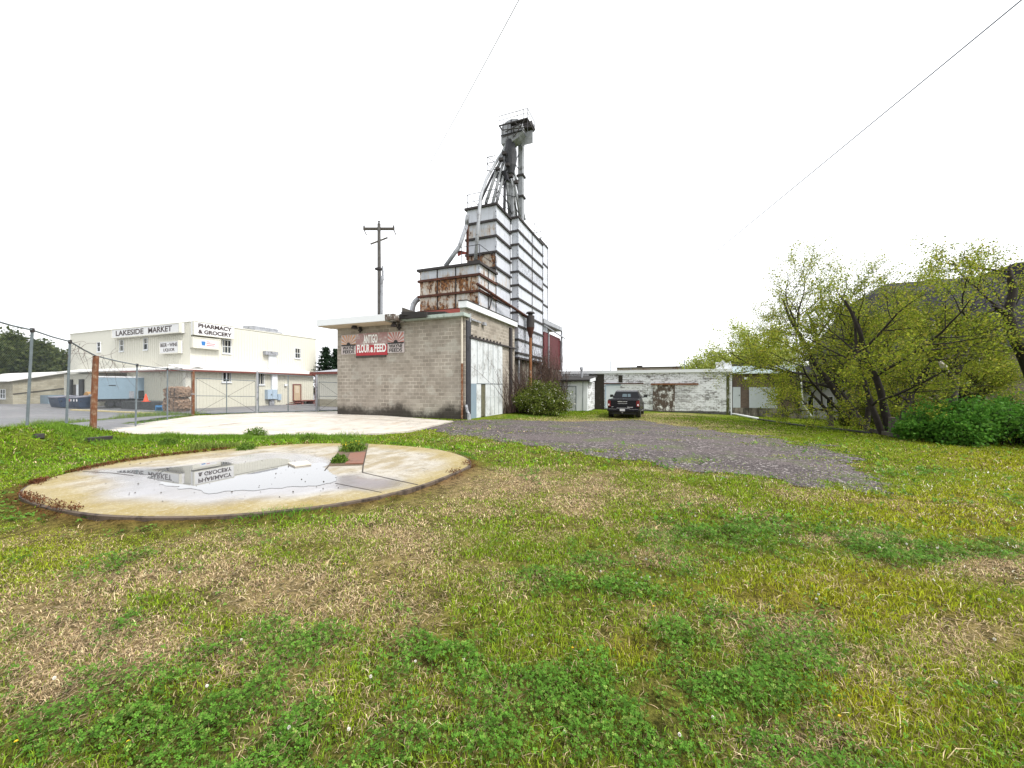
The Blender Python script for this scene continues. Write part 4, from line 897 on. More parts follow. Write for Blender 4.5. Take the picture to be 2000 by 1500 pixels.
grainbin('low wide grain bin with rust bleeding through its front panels above the mill roof', xA, BX, yA, yB-.004, z9, 'binrust', 'binhalf', (.31, .62), (.5,), ['darkiron', 'rust', 'rust', 'rust'], .11, {0: ('binhalf', 'binhalf')})
xB = onY(912, yB)[0]; t2 = zat(398.5, dB); zb2 = [t2-1.02*k for k in range(8)]
grainbin('tall narrow white grain bin with small rusty patches rising behind the low wide one', xB, BX-.006, yB, yC, zb2, 'bin', 'bin', (), (), 'darkiron', .1, {1: ('binhalf', 'bin'), 3: ('binrust', 'bin'), 4: ('binrust', 'binhalf')})
X3 = onY(1012, yC+.02)[0]; d3 = onX(1012, X3)[1]; yD, dD = onX(1060, X3); t3 = zat(424, d3); st3 = .945; n3 = 11
zs3 = [t3-st3*k for k in range(n3)]; zs3.append(zat(699, d3))
grainbin('broadest tall white grain bin at the corner beside the rusty cyclone', BX+.06, X3, yC+.02, yD, zs3, 'bin', 'bin', (), (.52,), 'darkiron', .075, {3: ('bin', 'binspot'), 8: ('bin', 'binspot'), 9: ('binspot', 'binspot'), 10: ('binspot', 'binspot')})
X4 = X3-.25; yE, dE = onX(1070, X4); t4 = zat(476, onX(1062, X4)[1])
grainbin('farthest grain bin, a narrow white slice behind the broadest one', BX-1.5, X4, yD+.03, yE, [t4-1.75*k for k in range(7)], 'bin', 'bin', (), (), 'darkiron', .05)
# red skirt flashing at the foot of the bins
zf = z9[-1]; m = MB()
a = [(xA-.12, yA-.12, zf), (BX+.06, yA-.12, zf), (BX+.06, yC, zf)]; b = [(xA-.45, yA-.55, zf-.42), (BX+.32, yA-.55, zf-.42), (BX+.32, yC, zf-.42)]
m.add(a+b, [(0, 3, 4, 1), (1, 4, 5, 2)]); m.add([(xA-.12, yA-.12, zf), (xA-.12, yC, zf), (xA-.45, yA-.55, zf-.42), (xA-.45, yC, zf-.42)], [(0, 1, 3, 2)])
m.box(xA-.4, BX+.3, yA-.5, yC, ZT+.12, zf-.43)
m.build('roof_flashing', mt['redrust'], ml)
# supports below the overhanging bin
m = MB(); m.box(BX+.1, X3-.25, yC+.1, yD-.1, -.4, zs3[-1]-.05); m.build('bin_base', mt['darkstone'], ml)
m = MB(); m.tube([(X3-.05, yC+.3, -.2), (X3-.05, yC+.3, zs3[-1])], .07, 8); m.tube([(X3-.05, yD-.3, -.2), (X3-.05, yD-.3, zs3[-1])], .07, 8); m.build('bin_leg', mt['galv'], ml)

# railings on the bins (part of the tower's bucket elevator frame)
el = thing('bucket_elevator', (BX-.6, yC+1, t3), 'tall bucket elevator with sooty head, platform and fan of spouts above the bins', 'elevator')
def E_(px, py, d): return S(px, py, d)
def rail(pts, h, name='railing', mids=True, r=.02):
    m = MB(); T = [Vector(p)+Vector((0, 0, h)) for p in pts]
    for p, t in zip(pts, T): m.tube([p, t], r, 5)
    m.tube(T, r, 5)
    if mids: m.tube([Vector(p)+Vector((0, 0, h*.5)) for p in pts], r*.8, 5)
    return m.build(name, mt['galvdark'], el)
rail([(xB, yC-.1, t2), (xB, yB+.05, t2), ((xB+BX)/2, yB+.05, t2), (BX, yB+.05, t2), (BX, (yB+yC)/2, t2), (BX, yC, t2)], 1.0)
rail([(X3-.05, yC+3.6, t3), (X3-.05, yD-.3, t3), (X3-1, yD-.3, t3)], 1.0); rail([(X4-.05, yE-.1, t4), (X4-1.4, yE-.1, t4), (X4-1.4, yD+.3, t4)], 1.0)
rail([(BX-1.2, yA+.05, z9[0]), (BX, yA+.05, z9[0]), (BX, yB-.05, z9[0])], 1.1)
DH = 27.2
# legs
m = MB(); a = E_(1018, 262, DH+.6); b = Vector((a.x, a.y, t3)); m.box(a.x-.17, a.x+.17, a.y-.2, a.y+.2, b.z, a.z); leg = m.build('elevator_leg', mt['galv'], el)
for py in (345, 386): q = zat(py, DH+.6); m = MB(); m.box(a.x-.26, a.x+.26, a.y-.28, a.y+.28, q-.06, q+.06); m.build('collar', mt['darkiron'], leg)
m = MB(); m.box(a.x-.18, a.x+.18, a.y-.21, a.y+.21, zat(285, DH+.6), a.z+.05); m.build('elevator_leg', mt['galvdark'], el)
a2 = E_(1000, 345, DH+.2); m = MB(); m.box(a2.x-.17, a2.x+.17, a2.y-.2, a2.y+.2, t3-.2, a2.z); m.build('elevator_leg', mt['galv'], el)
# head: rounded hood lying along X
hc = E_(1003, 255, DH)
mh = MB(); prof = []
for k in range(13): an = math.pi*k/12; prof.append((math.cos(an)*.76, .33+math.sin(an)*.56))
prof = [(-.76, -.05)]+list(reversed(prof))[0:]+[(.76, -.05)]
mh.extr([(hc.x+p[0], hc.y-.42, hc.z-.35+p[1]) for p in prof], (0, .84, 0)); hd = mh.build('elevator_head', mt['galv'], el)
m = MB(); m.box(hc.x-.8, hc.x+.8, hc.y-.45, hc.y+.45, hc.z-.44, hc.z-.403); m.box(hc.x-.04, hc.x+.04, hc.y-.45, hc.y-.421, hc.z-.4, hc.z+.5); m.build('hood_band', mt['galvdark'], hd)
m = MB(); m.extr([(hc.x-.8, hc.y-.36, hc.z-.45), (hc.x+.8, hc.y-.36, hc.z-.45), (hc.x+.5, hc.y-.36, hc.z-.8), (hc.x+.0, hc.y-.36, hc.z-1.0), (hc.x-.5, hc.y-.36, hc.z-1.0), (hc.x-.8, hc.y-.36, hc.z-.95)], (0, .72, 0)); m.build('throat', mt['galv'], hd)
m = MB(); mo = E_(1031, 241, DH); m.tube([mo-Vector((.3, 0, 0)), mo+Vector((.25, 0, -.12))], .2, 10); m.tube([E_(1029, 234, DH), E_(1038, 249, DH)], .13, 8); m.box(mo.x-.5, mo.x+.45, mo.y-.3, mo.y+.3, mo.z-.42, mo.z-.3); m.build('motor', mt['darkiron'], el)
# head platform and guard
m = MB(); pz = zat(255, DH); px0 = E_(981, 255, DH).x; px1 = E_(1044, 255, DH).x; py0 = hc.y-.9; py1 = hc.y+.55
m.box(px0, px1, py0, py0+.06, pz-.08, pz); m.box(px0, px1, py1-.06, py1, pz-.08, pz); m.box(px0, px0+.06, py0, py1, pz-.08, pz); m.box(px1-.06, px1, py0, py1, pz-.08, pz); m.box(px0+.8, px1-.08, hc.y-.86, hc.y-.5, pz-.05, pz-.01)
m.beam((px0+.5, py0, pz-.6), (px1-.5, py0, pz-.28), .05, .05); m.beam((px1-1.0, py0, pz-1.1), (px1-.2, py0, pz-.1), .05, .05); m.beam((px1-.9, py0, pz-.1), (px1-.1, py0, pz-1.0), .05, .05)
m.build('head_platform', mt['darkiron'], el)
rail([(px1, py0, pz-1.0), (px1, py0, pz-.08)], .05); rail([(px0, py0, pz), ((px0+px1)/2+.3, py0, pz), (px1-.3, py0, pz), (px1, py0, pz), (px1, py1, pz)], .6)
m = MB(); m.box(px1-.9, px1-.05, py1-.25, py1-.22, pz-1.0, pz-.1); m.build('guard_panel', mt['galv'], el)
# distributor: long tapered sooty box under the head
m = MB(); t_ = E_(997, 276, DH); b_ = E_(998, 340, DH); 
m.tube([t_, E_(996, 300, DH), E_(998, 325, DH), b_], [.32, .46, .36, .22], 10); m.build('distributor', mt['galvdark'], el)
m = MB(); m.tube([E_(992, 285, DH), E_(984, 298, DH)], [.24, .2], 10); m.build('distributor', mt['galv'], el)
# service platform left of the distributor
m = MB(); p = [E_(966, 336, DH+.4), E_(988, 332, DH-.4), E_(991, 350, DH-.4), E_(980, 358, DH+.2), E_(966, 345, DH+.4)]; m.extr(p, (0, .9, .05)); m.build('service_platform', mt['galvdark'], el)
m = MB(); q = [E_(951.5, 307, DH), E_(968, 304, DH), E_(951.5, 319, DH), E_(966, 316, DH), E_(951.5, 334, DH)]
m.tube([q[0], q[1]], .025, 5); m.tube([q[2], q[3]], .025, 5); m.tube([q[0], q[4]], .025, 5); m.tube([q[0], q[3]], .02, 5); m.tube([q[2], E_(961, 333, DH)], .02, 5); m.tube([q[4], E_(968, 330, DH)], .03, 5); m.build('service_railing', mt['galvdark'], el)
# spouts
db = dB+1.0
def spout(pts, r, mat='galv'):
    m = MB(); m.tube(pts, r*.82, 9); s_ = m.build('spout', mt[mat], el, smooth=True)
    return s_
spout([E_(986, 292, DH), E_(973, 310, DH), E_(950, 350, 26), E_(938.5, 384, dA+1), E_(934, 440, dA+.6), E_(928.5, 508, dA+.5)], .125)
spout([E_(986, 295, DH), E_(971, 330, DH), E_(949, 397, db)], .13); spout([E_(988, 300, DH), E_(977, 338, DH), E_(962, 398, db)], .13)
spout([E_(990, 312, DH), E_(983, 345, DH), E_(969, 399, db)], .12); spout([E_(992, 318, DH), E_(990, 350, DH), E_(995, 424, DH)], .12)
spout([E_(996, 330, DH), E_(1005, 360, DH), E_(1016, 424, DH+.4)], .11); spout([E_(994, 330, DH), E_(1002, 366, DH), E_(1009, 424, DH+.5)], .1); spout([E_(999, 320, DH), E_(1010, 358, DH+.6), E_(1025, 430, DH+1.6)], .11)
spout([E_(990, 330, DH), E_(986, 360, DH), E_(985, 412, db)], .12, 'galvdark'); spout([E_(984, 305, DH), E_(962, 342, DH), E_(935, 400, db)], .1, 'galvdark')  # darker steel paints in the shadow these two spouts hang in
spout([E_(911, 441, dB), E_(897, 482, dB-.6), E_(870, 520, dA+1.6)], .16); spout([E_(913, 420, dB), E_(911, 441, dB)], .16)
m = MB(); m.tube([E_(912, 440, dB), E_(912, 508, dB)], .05, 6); m.tube([E_(914.5, 440, dB), E_(914.5, 508, dB)], .04, 6); m.build('drain_pipe', mt['rust'], el)
m = MB(); p = [E_(893, 492, dB-.5), E_(898, 489, dB-.5), E_(911, 492, dB), E_(911, 496, dB), E_(900, 496, dB-.3), E_(894, 500, dB-.5)]; m.extr(p, (0, .1, 0)); m.build('spout_bracket', mt['redrust'], el)
m = MB(); p = E_(928.5, 509, dA+.5); m.box(p.x-.35, p.x+.35, p.y-.3, p.y+.35, z9[0]+.05, z9[0]+.22); m.build('spout_cap', mt['darkiron'], el)
for a, b in (((992, 300, DH-.3), (1013, 330, DH+.3)), ((1013, 300, DH+.3), (1000, 335, DH)), ((984, 345, DH), (1013, 352, DH+.4)), ((985, 380, DH-.6), (1014, 386, DH+.4)), ((966, 352, DH-.4), (988, 372, DH-.4)), ((988, 352, DH-.4), (970, 378, DH-.6)), ((1012, 352, DH+.4), (1000, 385, DH)), ((1000, 352, DH), (1013, 385, DH+.4)), ((1001, 390, DH), (1014, 420, DH+.4)), ((986, 385, DH-.6), (1000, 418, DH))):
    m = MB(); m.tube([E_(*a), E_(*b)], .03, 5); m.build('brace', mt['galvdark'], el)
for px, py in ((985, 300), (979, 312), (991, 322), (972, 330), (998, 344), (1008, 356)):
    m = MB(); q = E_(px, py, DH-.45); m.box(q.x-.14, q.x+.14, q.y-.12, q.y+.12, q.z-.09, q.z+.09); m.build('spout_valve', mt['darkiron'], el)
for px0, px1, pya, pyb in ((981.5, 1044, 247, 254), (981.5, 1000, 262, 268)):
    m = MB(); m.tube([E_(px0, pyb, DH-.95), E_(px1, pya, DH-.95)], .03, 5); m.build('guard_rail', mt['darkiron'], el)
for px in (983, 992, 1003, 1014):
    m = MB(); m.tube([E_(px, 238, DH-.5), E_(px-1, 270, DH-.5)], .022, 5); m.build('guard_bar', mt['darkiron'], el)
# ladder line + cables on the leg
m = MB(); m.tube([E_(1006, 270, DH+1), E_(1006, 318, DH+1)], .015, 4); m.tube([E_(1009, 270, DH+1), E_(1009, 318, DH+1)], .015, 4)
for k in range(7): m.tube([E_(1006, 274+7*k, DH+1), E_(1009, 274+7*k, DH+1)], .012, 4)
m.build('ladder', mt['galvdark'], el)

# ------------------------------------------------------------------ cyclone and its duct
yQ, dQ = onX(1036, X3+.45); cx_ = X3+.45
cy_ = thing('dust_cyclone', (cx_, yQ, 0), 'rusty dust cyclone with cone and brown pipe standing at the mill side', 'cyclone')
m = MB(); m.tube([(cx_, yQ, zat(640, dQ)), (cx_, yQ, zat(617, dQ))], .29, 16); m.build('drum', mt['darkiron'], cy_, smooth=False)
m = MB(); m.tube([(cx_, yQ, zat(660, dQ)), (cx_, yQ, zat(640, dQ))], [.1, .285], 16); m.build('cone', mt['rust'], cy_)
m = MB(); m.tube([(cx_, yQ, zat(617, dQ)), (cx_, yQ, zat(612, dQ))], .17, 12); m.tube([(cx_, yQ, zat(612, dQ)), (cx_, yQ, zat(609.5, dQ))], [.34, .26], 14); m.build('rain_cap', mt['darkiron'], cy_)
m = MB(); m.tube([(cx_, yQ, tz(cx_, yQ)-.1), (cx_, yQ, zat(660, dQ))], .1, 10); m.build('pipe', weathered('rusty_orange_pipe', (.22, .085, .03), (.42, .36, .28), .52, .66, 3, 1, .4, .8, .2), cy_)
yS = onX(920, MX+.1)[0]
m = MB(); P0 = Vector((BX+.1, yA-.45, zat(556, dA-.3))); P1 = Vector((cx_-.3, yQ-.3, zat(617, dQ))); m.tube([P0, P0+(P1-P0)*.5, P1, Vector((cx_-.2, yQ-.05, zat(620, dQ)))], .09, 9); m.build('inlet_duct', mt['rust'], cy_)
m = MB(); q = P0+(P1-P0)*.28; m.beam(q, q-Vector((.5, -.1, 0)), .05, .05); m.beam(q, Vector((BX+.02, q.y, q.z-.9)), .05, .05); m.build('bracket', mt['darkiron'], cy_)

# ------------------------------------------------------------------ dark red lean-to
pRd = ('X', X3-.1); ya, da = onX(1071, pRd[1]); yb, db2 = onX(1094, pRd[1]); z0 = zat(719, da); z1 = zat(651, da)
rd = thing('red_lean_to', (X3, ya, z0), 'dark red sided elevator annex with open roof gallery behind the bins', 'building')
m = MB(); m.box(X3-3, X3-.1, ya-1.2, yb, z0, z1)
k = 0
zz = z0+.1
while zz < z1-.1: fbox(m, pRd, ya+.05, yb-.05, zz, zz+.03, 0, .02); zz += .14
m.build('wall', mt['redsiding'], rd)
m = MB(); fbox(m, pRd, ya-.15, ya, z0, z1+.2, .003, .1); fbox(m, pRd, yb, yb+.12, z0, z1-.2, .003, .08); m.build('corner_post', mt['galv'], rd)
za, zb = zat(621, onX(1060, X3+.1)[1]), zat(640, onX(1096, X3+.1)[1]); y1060 = onX(1060, X3)[0]; y1096 = onX(1096, X3)[0]
m = MB(); m.extr([(X3+.1, y1060, za), (X3+.1, y1096, zb+.1), (X3+.1, y1096, zb-.32), (X3+.1, y1060, za-.42)], (-.15, 0, 0)); m.extr([(X3+.1, y1060, za-.4), (X3+.1, y1096, zb-.32), (X3+.1, y1096, zb-.26), (X3+.1, y1060, za-.36)], (-2.6, 0, 0)); rf = m.build('gallery_roof', mt['galv'], rd)
m = MB(); m.tube([(X3+.05, y1096, z0-1.5), (X3+.05, y1096, zb-.3)], .1, 8); m.build('gallery_post', mt['galv'], rd)
m = MB(); m.tube([(X3+.15, y1060, zat(639, 33)), (X3+.15, y1096+.8, zat(656, 36.5))], .06, 6); m.build('gallery_beam', mt['galv'], rd)
m = MB(); m.box(X3-3, X3-.15, ya-1.2, yb, -.5, z0-.003); m.build('foundation', mt['darkstone'], rd)

# ------------------------------------------------------------------ white lean-to shed
Ys = 33.4; pW = ('Y', Ys); xa = onY(1086, Ys)[0]; xb = onY(1147, Ys)[0]; dS = onY(1130, Ys)[1]; zt = zat(745, dS)
ws = thing('white_shed', (xb, Ys, 0), 'small flat roofed white shed with plain door beside the bush', 'shed')
m = MB(); m.box(xa-2, xb, Ys, 36.9, -.7, zt); m.build('wall', mt['white'], ws)
m = MB(); m.box(xb+.003, xb+.03, Ys+.25, 36.85, -.7, zt-.05); m.build('side_wall', mt['whiteblock'], ws)
m = MB(); u0 = onY(1102, Ys)[0]; u1 = onY(1124.5, Ys)[0]; fbox(m, pW, u0, u1, -.4, zat(755, dS), .003, .03); dr = m.build('door', mt['galvdoor'], ws)
m = MB(); fbox(m, pW, u1, u1+.06, -.4, zat(754, dS), .003, .06); fbox(m, pW, u0, u1, zat(755, dS), zat(754, dS), .003, .06); m.build('frame', mt['steelpost'], dr)
u0 = onY(1138, Ys)[0]; m = MB(); fbox(m, pW, u0, u0+.05, -.4, zt-.05, .003, .03); m.build('wall_joint', mt['steelpost'], ws)
m = MB(); m.extr([(xa-2, Ys-.35, zt+.15), (xa-2, 36.8, zt+.6), (xa-2, 36.8, zt+.45), (xa-2, Ys-.35, zt)], (xb-xa+2.3, 0, 0)); rf = m.build('roof', mt['tar'], ws)
m = MB(); m.extr([(xb+.32, Ys-.5, zt+.17), (xb+.32, Ys+2, zt+.38), (xb+.32, Ys+2, zt+.1), (xb+.32, Ys-.5, zt-.08)], (.05, 0, 0)); m.build('verge_board', mt['white'], rf)
xq, dq = onY(1136, Ys+1.5); m = MB(); m.tube([(xq, Ys+1.5, zt+.2), (xq, Ys+1.5, zat(722, dq))], .1, 10); m.tube([(xq, Ys+1.5, zat(722, dq)), (xq, Ys+1.5, zat(717, dq))], [.2, .14], 10); m.build('stove_pipe', mt['galv'], ws)

# ------------------------------------------------------------------ long white block building
YW = 37.0; pB = ('Y', YW); X0 = onY(1085, YW)[0]; X1 = onY(1429, YW)[0]; ZW = Zp(pB, 1300, 728)
wb = thing('white_block_building', (X1, YW, -.6), 'long low flaking white block building behind the pickup truck', 'building')
m = MB(); m.box(X0, X1, YW, YW+9, -1.6, ZW); m.build('wall', mt['whiteblock'], wb)
m = MB(); m.box(X0, X1+.05, YW-.12, YW+9, ZW, ZW+.27); rf = m.build('roof', mt['white'], wb)
m = MB(); x0 = onY(1399, YW)[0]; m.extr([(x0, YW+.3, ZW+.27), (X1+.04, YW+.3, ZW+.27), (X1+.04, YW+.3, ZW+.95), (X1-.35, YW+.3, ZW+.75), (X1-.6, YW+.3, ZW+1.05), (X1-.8, YW+.3, ZW+.82), (x0, YW+.3, ZW+.85)], (0, .25, 0)); m.build('parapet', mt['white'], wb)
def wu(px): return onY(px, YW)[0]
def wz(px, py): return zat(py, onY(px, YW)[1])
m = MB(); fbox(m, pB, wu(1184), wu(1211), wz(1197, 797), wz(1197, 753), .003, .08); dr = m.build('door', mt['doorlight'], wb)
m = MB(); fbox(m, pB, wu(1182), wu(1184), wz(1197, 797), wz(1197, 751), .003, .1); fbox(m, pB, wu(1184), wu(1213), wz(1197, 753)+.003, wz(1197, 750), .003, .1); m.build('frame', mt['boxblue'], dr)
m = MB(); fbox(m, pB, wu(1180), wu(1257), wz(1220, 750), wz(1220, 748), .1, .2); m.build('door_rail', mt['rust'], wb)
m = MB(); fbox(m, pB, wu(1275), wu(1318), wz(1297, 803), wz(1297, 752), .01, .09)
for k in range(1, 8): u = wu(1275)+(wu(1318)-wu(1275))*k/8; fbox(m, pB, u, u+.02, wz(1297, 803)+.05, wz(1297, 752)-.05, .09, .1)
m.build('sliding_door', mt['peel'], wb)
m = MB(); fbox(m, pB, wu(1271), wu(1364), wz(1320, 752), wz(1320, 748.5), .1, .22); m.build('door_rail', mt['rustywood'], wb)
m = MB(); fbox(m, pB, wu(1319), wu(1363), wz(1340, 803), wz(1340, 752.5), .003, .02); m.build('blocked_opening', blockwall('smooth_white_block', (.5, .5, .51), (.42, .42, .43), (.2, .2, .2), paint=(.72, .73, .76), pl=(.46, .56), msize=.02), wb)
blotchm = weathered('black_blotched_wall', (.035, .03, .024), (.30, .29, .28), .56, .68, 2.2, 1, .6, .95, .3)
m = MB(); fbox(m, pB, wu(1150), wu(1180), wz(1165, 799), wz(1165, 731), .003, .012); m.build('dark_wall_patch', blotchm, wb)  # near-black blotched panel over the wall beside the shed
m = MB(); fbox(m, pB, wu(1418.5), wu(1424.5), wz(1422, 811), wz(1422, 733), .003, .012); m.build('moss_strip', weathered('green_moss_streak', (.07, .075, .025), (.45, .44, .42), .5, .62, 3, 1, .4, .95, .2), wb)
m = MB(); fbox(m, pB, wu(1208), wu(1216), wz(1212, 747), wz(1212, 733), .003, .012); m.build('moss_strip', blotchm, wb)
m = MB(); m.box(wu(1427), X1+.02, YW-.06, YW-.002, wz(1428, 812), ZW); m.build('corner_board', mt['white'], wb)
m = MB(); m.box(wu(1240), wu(1330), YW-1.2, YW-.02, -.6, wz(1290, 805)); m.build('door_sill', plain('brown_earth_sill', (.12, .065, .045), .9, .3), wb)
m = MB()
for px, top in ((1192, 705), (1176, 718), (1337, 702), (1232, 719)):
    x, d = onY(px, YW+4); m.tube([(x, YW+4, ZW), (x, YW+4, zat(top, d))], .035, 6)
m.build('vent_pipe', mt['steelpost'], wb)
# ------------------------------------------------------------------ brown brick building
YN = YW+.12; pN = ('Y', YN); X2 = onY(1555, YN)[0]
def nu(px): return onY(px, YN)[0]
def nz(px, py): return zat(py, onY(px, YN)[1])
zf = nz(1490, 797); ZN = nz(1460, 730)
bb = thing('brown_brick_building', (X2, YN, -1), 'low brown brick building with white garage door under the tree', 'building')
m = MB(); m.box(X1+.08, X2, YN, YN+8, zf, ZN); m.build('wall', mt['brownbrick'], bb)
m = MB(); m.box(X1+.08, X2+.35, YN-.04, YN+8, -2, zf-.003); m.build('foundation', mt['darkstone'], bb)
m = MB(); m.box(X1+.08, X2+.2, YN-.35, YN+8, ZN+.003, ZN+.12); m.box(X1+.1, X2+.1, YN+.1, YN+7.8, ZN+.12, ZN+.65); m.build('roof', plain('pale_blue_white_roof', (.62, .70, .74), .5, .08), bb)
m = MB(); m.box(X1+.3, nu(1456), YN+1, YN+4, ZN+.65, ZN+.92); m.build('roof_hatch', mt['tar'], bb)
m = MB(); fbox(m, pN, nu(1431), nu(1446), zf, nz(1440, 756), .003, .05); dr = m.build('door', mt['doorgrey'], bb)
m = MB(); fbox(m, pN, nu(1446)-.12, nu(1446)-.05, zf+1.0, zf+1.08, .05, .1); m.build('handle', mt['darkiron'], dr)
m = MB(); a, b = nu(1463), nu(1518); zt = nz(1490, 756)
for k in range(7): q0 = zf+(zt-zf)*k/7; fbox(m, pN, a, b, q0+.015, q0+(zt-zf)/7, .003, .06)
fbox(m, pN, a, b, zf, zt, .003, .035); m.build('garage_door', mt['doorgrey'], bb)
m = MB(); x = nu(1557); m.tube([(x+.2, YN-.1, ZN-.2), (x+.28, YN-.35, zf+.4), (x+.8, YN-.5, nz(1563, 812))], .06, 8); m.build('downspout', mt['pvc'], bb)
m = MB(); x = nu(1456); fbox(m, pN, x-.1, x+.1, nz(1460, 741), nz(1460, 737), .003, .25); m.build('wall_lamp', mt['white'], bb)
# pipes lying on the grass
m = MB(); m.tube([G(1400, 806)+Vector((0, 0, .1)), G(1440, 812)+Vector((0, 0, .1)), G(1480, 819.5)+Vector((0, 0, .08))], .075, 10); tag(m.build('drain_pipe', mt['pvc'], smooth=True), 'white plastic drain pipe lying on grass by the white building corner', 'pipe')
m = MB(); m.tube([G(1480, 820)+Vector((0, 0, .06)), G(1560, 832)+Vector((0, 0, .05)), G(1640, 841)+Vector((0, 0, .05)), G(1700, 848)+Vector((0, 0, .05))], .05, 8); tag(m.build('drain_hose', mt['blackpipe'], smooth=True), 'black hose running from the white pipe toward the trees', 'pipe')
# ------------------------------------------------------------------ pale house bits and the big roofed house behind the trees
YH = 38.6; hx0 = onY(1562, YH)[0]; hx1 = onY(1660, YH)[0]
ph = thing('pale_house', (hx0, YH, -1), 'pale grey house with dark windows glimpsed behind the tree trunks', 'house')
m = MB(); m.box(hx0, hx1, YH, YH+6, -2, 2.1); m.build('wall', plain('grey_white_clapboard', (.42, .42, .42), .8, .12), ph)
m = MB(); m.extr([(hx0-.3, YH-.4, 2.0), (hx0-.3, YH+3, 3.6), (hx0-.3, YH+6.4, 2.0)], (hx1-hx0+.6, 0, 0)); m.build('roof', mt['shingle'], ph)
for a, b in ((1578, 1588), (1614, 1626)): window(ph, ('Y', YH), onY(a, YH)[0], onY(b, YH)[0], -.6, .9)
YR = 43.0; rx0 = onY(1728, YR)[0]; rx1 = rx0+26; zr = zat(555, onY(1728, YR)[1])
bh = thing('large_house', (rx0, YR-5, -1.5), 'large house with dark purple grey hipped shingle roof behind the trees', 'house')
ex0, ex1, ey0, ey1, ze = rx0-4.6, rx1+3, YR-5.2, YR+5.2, zr-6.2
mx_, mz_ = rx0-1.7, zr-1.2
m = MB(); m.box(ex0+.5, ex1-.5, ey0+.5, ey1-.5, -2, ze); m.build('wall', plain('dull_brown_wall', (.16, .13, .11), .9, .2), bh)
m = MB(); V = [(ex0, ey0, ze), (ex1, ey0, ze), (ex1, ey1, ze), (ex0, ey1, ze), (rx0, YR-.1, zr), (rx1, YR-.1, zr), (rx1, YR+.1, zr), (rx0, YR+.1, zr), (mx_, YR-2.4, mz_), (rx1+1, YR-2.4, mz_), (rx1+1, YR+2.4, mz_), (mx_, YR+2.4, mz_)]
m.add(V, [(0, 1, 9, 8), (1, 2, 10, 9), (2, 3, 11, 10), (3, 0, 8, 11), (8, 9, 5, 4), (9, 10, 6, 5), (10, 11, 7, 6), (11, 8, 4, 7), (4, 5, 6, 7), (3, 2, 1, 0)]); rf = m.build('roof', mt['shingle'], bh)
x1976 = onY(1974, YR-1)[0]; m = MB(); m.box(x1976, x1976+7, YR-1.5, YR+2, zr-.8, zr+.55); m.build('dormer', mt['shingle'], rf)
for k in range(3): xk = onY(1690+90*k, ey0+.5)[0]; window(bh, ('Y', ey0+.5), xk, xk+1.1, ze-2.3, ze-.7)
# rusty roofed building far behind
YF = 62.0; fx0 = onY(1205, YF)[0]; fx1 = onY(1331, YF)[0]; dz = onY(1270, YF)[1]
fb = thing('rusty_warehouse', (fx0, YF, 0), 'distant grey warehouse with rust streaked flat top behind the white building', 'building')
m = MB(); m.box(fx0, fx1, YF, YF+10, -1, zat(718, dz)); m.build('wall', weathered('rust_streaked_wall', (.26, .22, .19), (.14, .06, .04), .48, .6, .5, 1, .2, .8, .1), fb)
m = MB(); m.box(fx0-.1, fx1+.1, YF-.1, YF+10, zat(718, dz), zat(716.5, dz)); m.build('roof', mt['wood'], fb)
xk = onY(1248, YF)[0]; m = MB(); m.box(xk-.4, xk+.4, YF+1, YF+2, zat(717, dz), zat(713, dz)); m.build('vent', mt['darkiron'], fb)
# ================================================================== fence, gates
def C3(cx, cy, z=None):
    x, y = w(cx, cy); return Vector((x, y, tz(x, y) if z is None else z))
def wires(mb, A, B, zA0, zB0, h, step=.064, r=.0012):
    "chain link mesh between two posts: crossing diagonals"
    L_ = (Vector((B[0], B[1], 0))-Vector((A[0], A[1], 0))).length; n = int((L_+h)/step)
    def pt(s, z):
        t = s/L_; return Vector((A[0]+(B[0]-A[0])*t, A[1]+(B[1]-A[1])*t, zA0+(zB0-zA0)*t+z))
    for k in range(n):
        s0 = -h+k*step
        a, b = max(0, s0), min(L_, s0+h)
        if b-a > .02:
            mb.tube([pt(a, a-s0), pt(b, b-s0)], r, 3, caps=False); mb.tube([pt(a, h-(a-s0)), pt(b, h-(b-s0))], r, 3, caps=False)
FH = 2.55
fpx = [(377, 'w', .0), (327, 'm', .0), (264.5, 'm', .07), (181, 'w', .11), (129, 'm', .12), (52, 'm', .15), (-40, 'm', .18), (-190, 'm', .2)]
posts = []
for px, kd, lean in fpx:
    r = (px-1000)/F  # intersection of the sight line with the fence line
    M = np.array([[fdir[0], -r], [fdir[1], -1.0]]); s, t = np.linalg.solve(M, -FA); cx, cy = FA+fdir*s
    x, y = w(cx, cy); posts.append((x, y, tz(x, y), kd, lean))
fn = thing('chain_link_fence', posts[0][:3], 'leaning chain link fence on a grassy bank along the car park', 'fence')
lx, ly = w(1, 0); lx, ly = np.array(w(1, 0))
tops = []
for x, y, z, kd, lean in posts:
    hh = FH if kd == 'm' else FH+.05
    top = Vector((x+lx*lean, y+ly*lean, z+hh)); tops.append(top)
    m = MB()
    if kd == 'm':
        m.tube([(x, y, z-.2), top], .03, 10); po = m.build('post', mt['steelpost'], fn)
        m = MB(); m.tube([top-Vector((0, 0, .06)), top+Vector((0, 0, .05))], .045, 8); m.build('post_cap', mt['darkiron'], po)
    else:
        m.tube([(x, y, z-.2), (x+lx*lean*.5, y+ly*lean*.5, z+hh*.5), top], [.088, .084, .078], 12); po = m.build('post', mt['rustywood'], fn)
        m = MB(); m.tube([(x, y, z+1.25), (x+.01, y, z+1.3)], .094, 12); m.build('wire_wrap', mt['galv'], po)
for a, b in zip(tops[:-1], tops[1:]):
    m = MB(); m.tube([a, (a+b)/2-Vector((0, 0, .02)), b], .022, 8); m.build('top_rail', mt['steelpost'], fn)
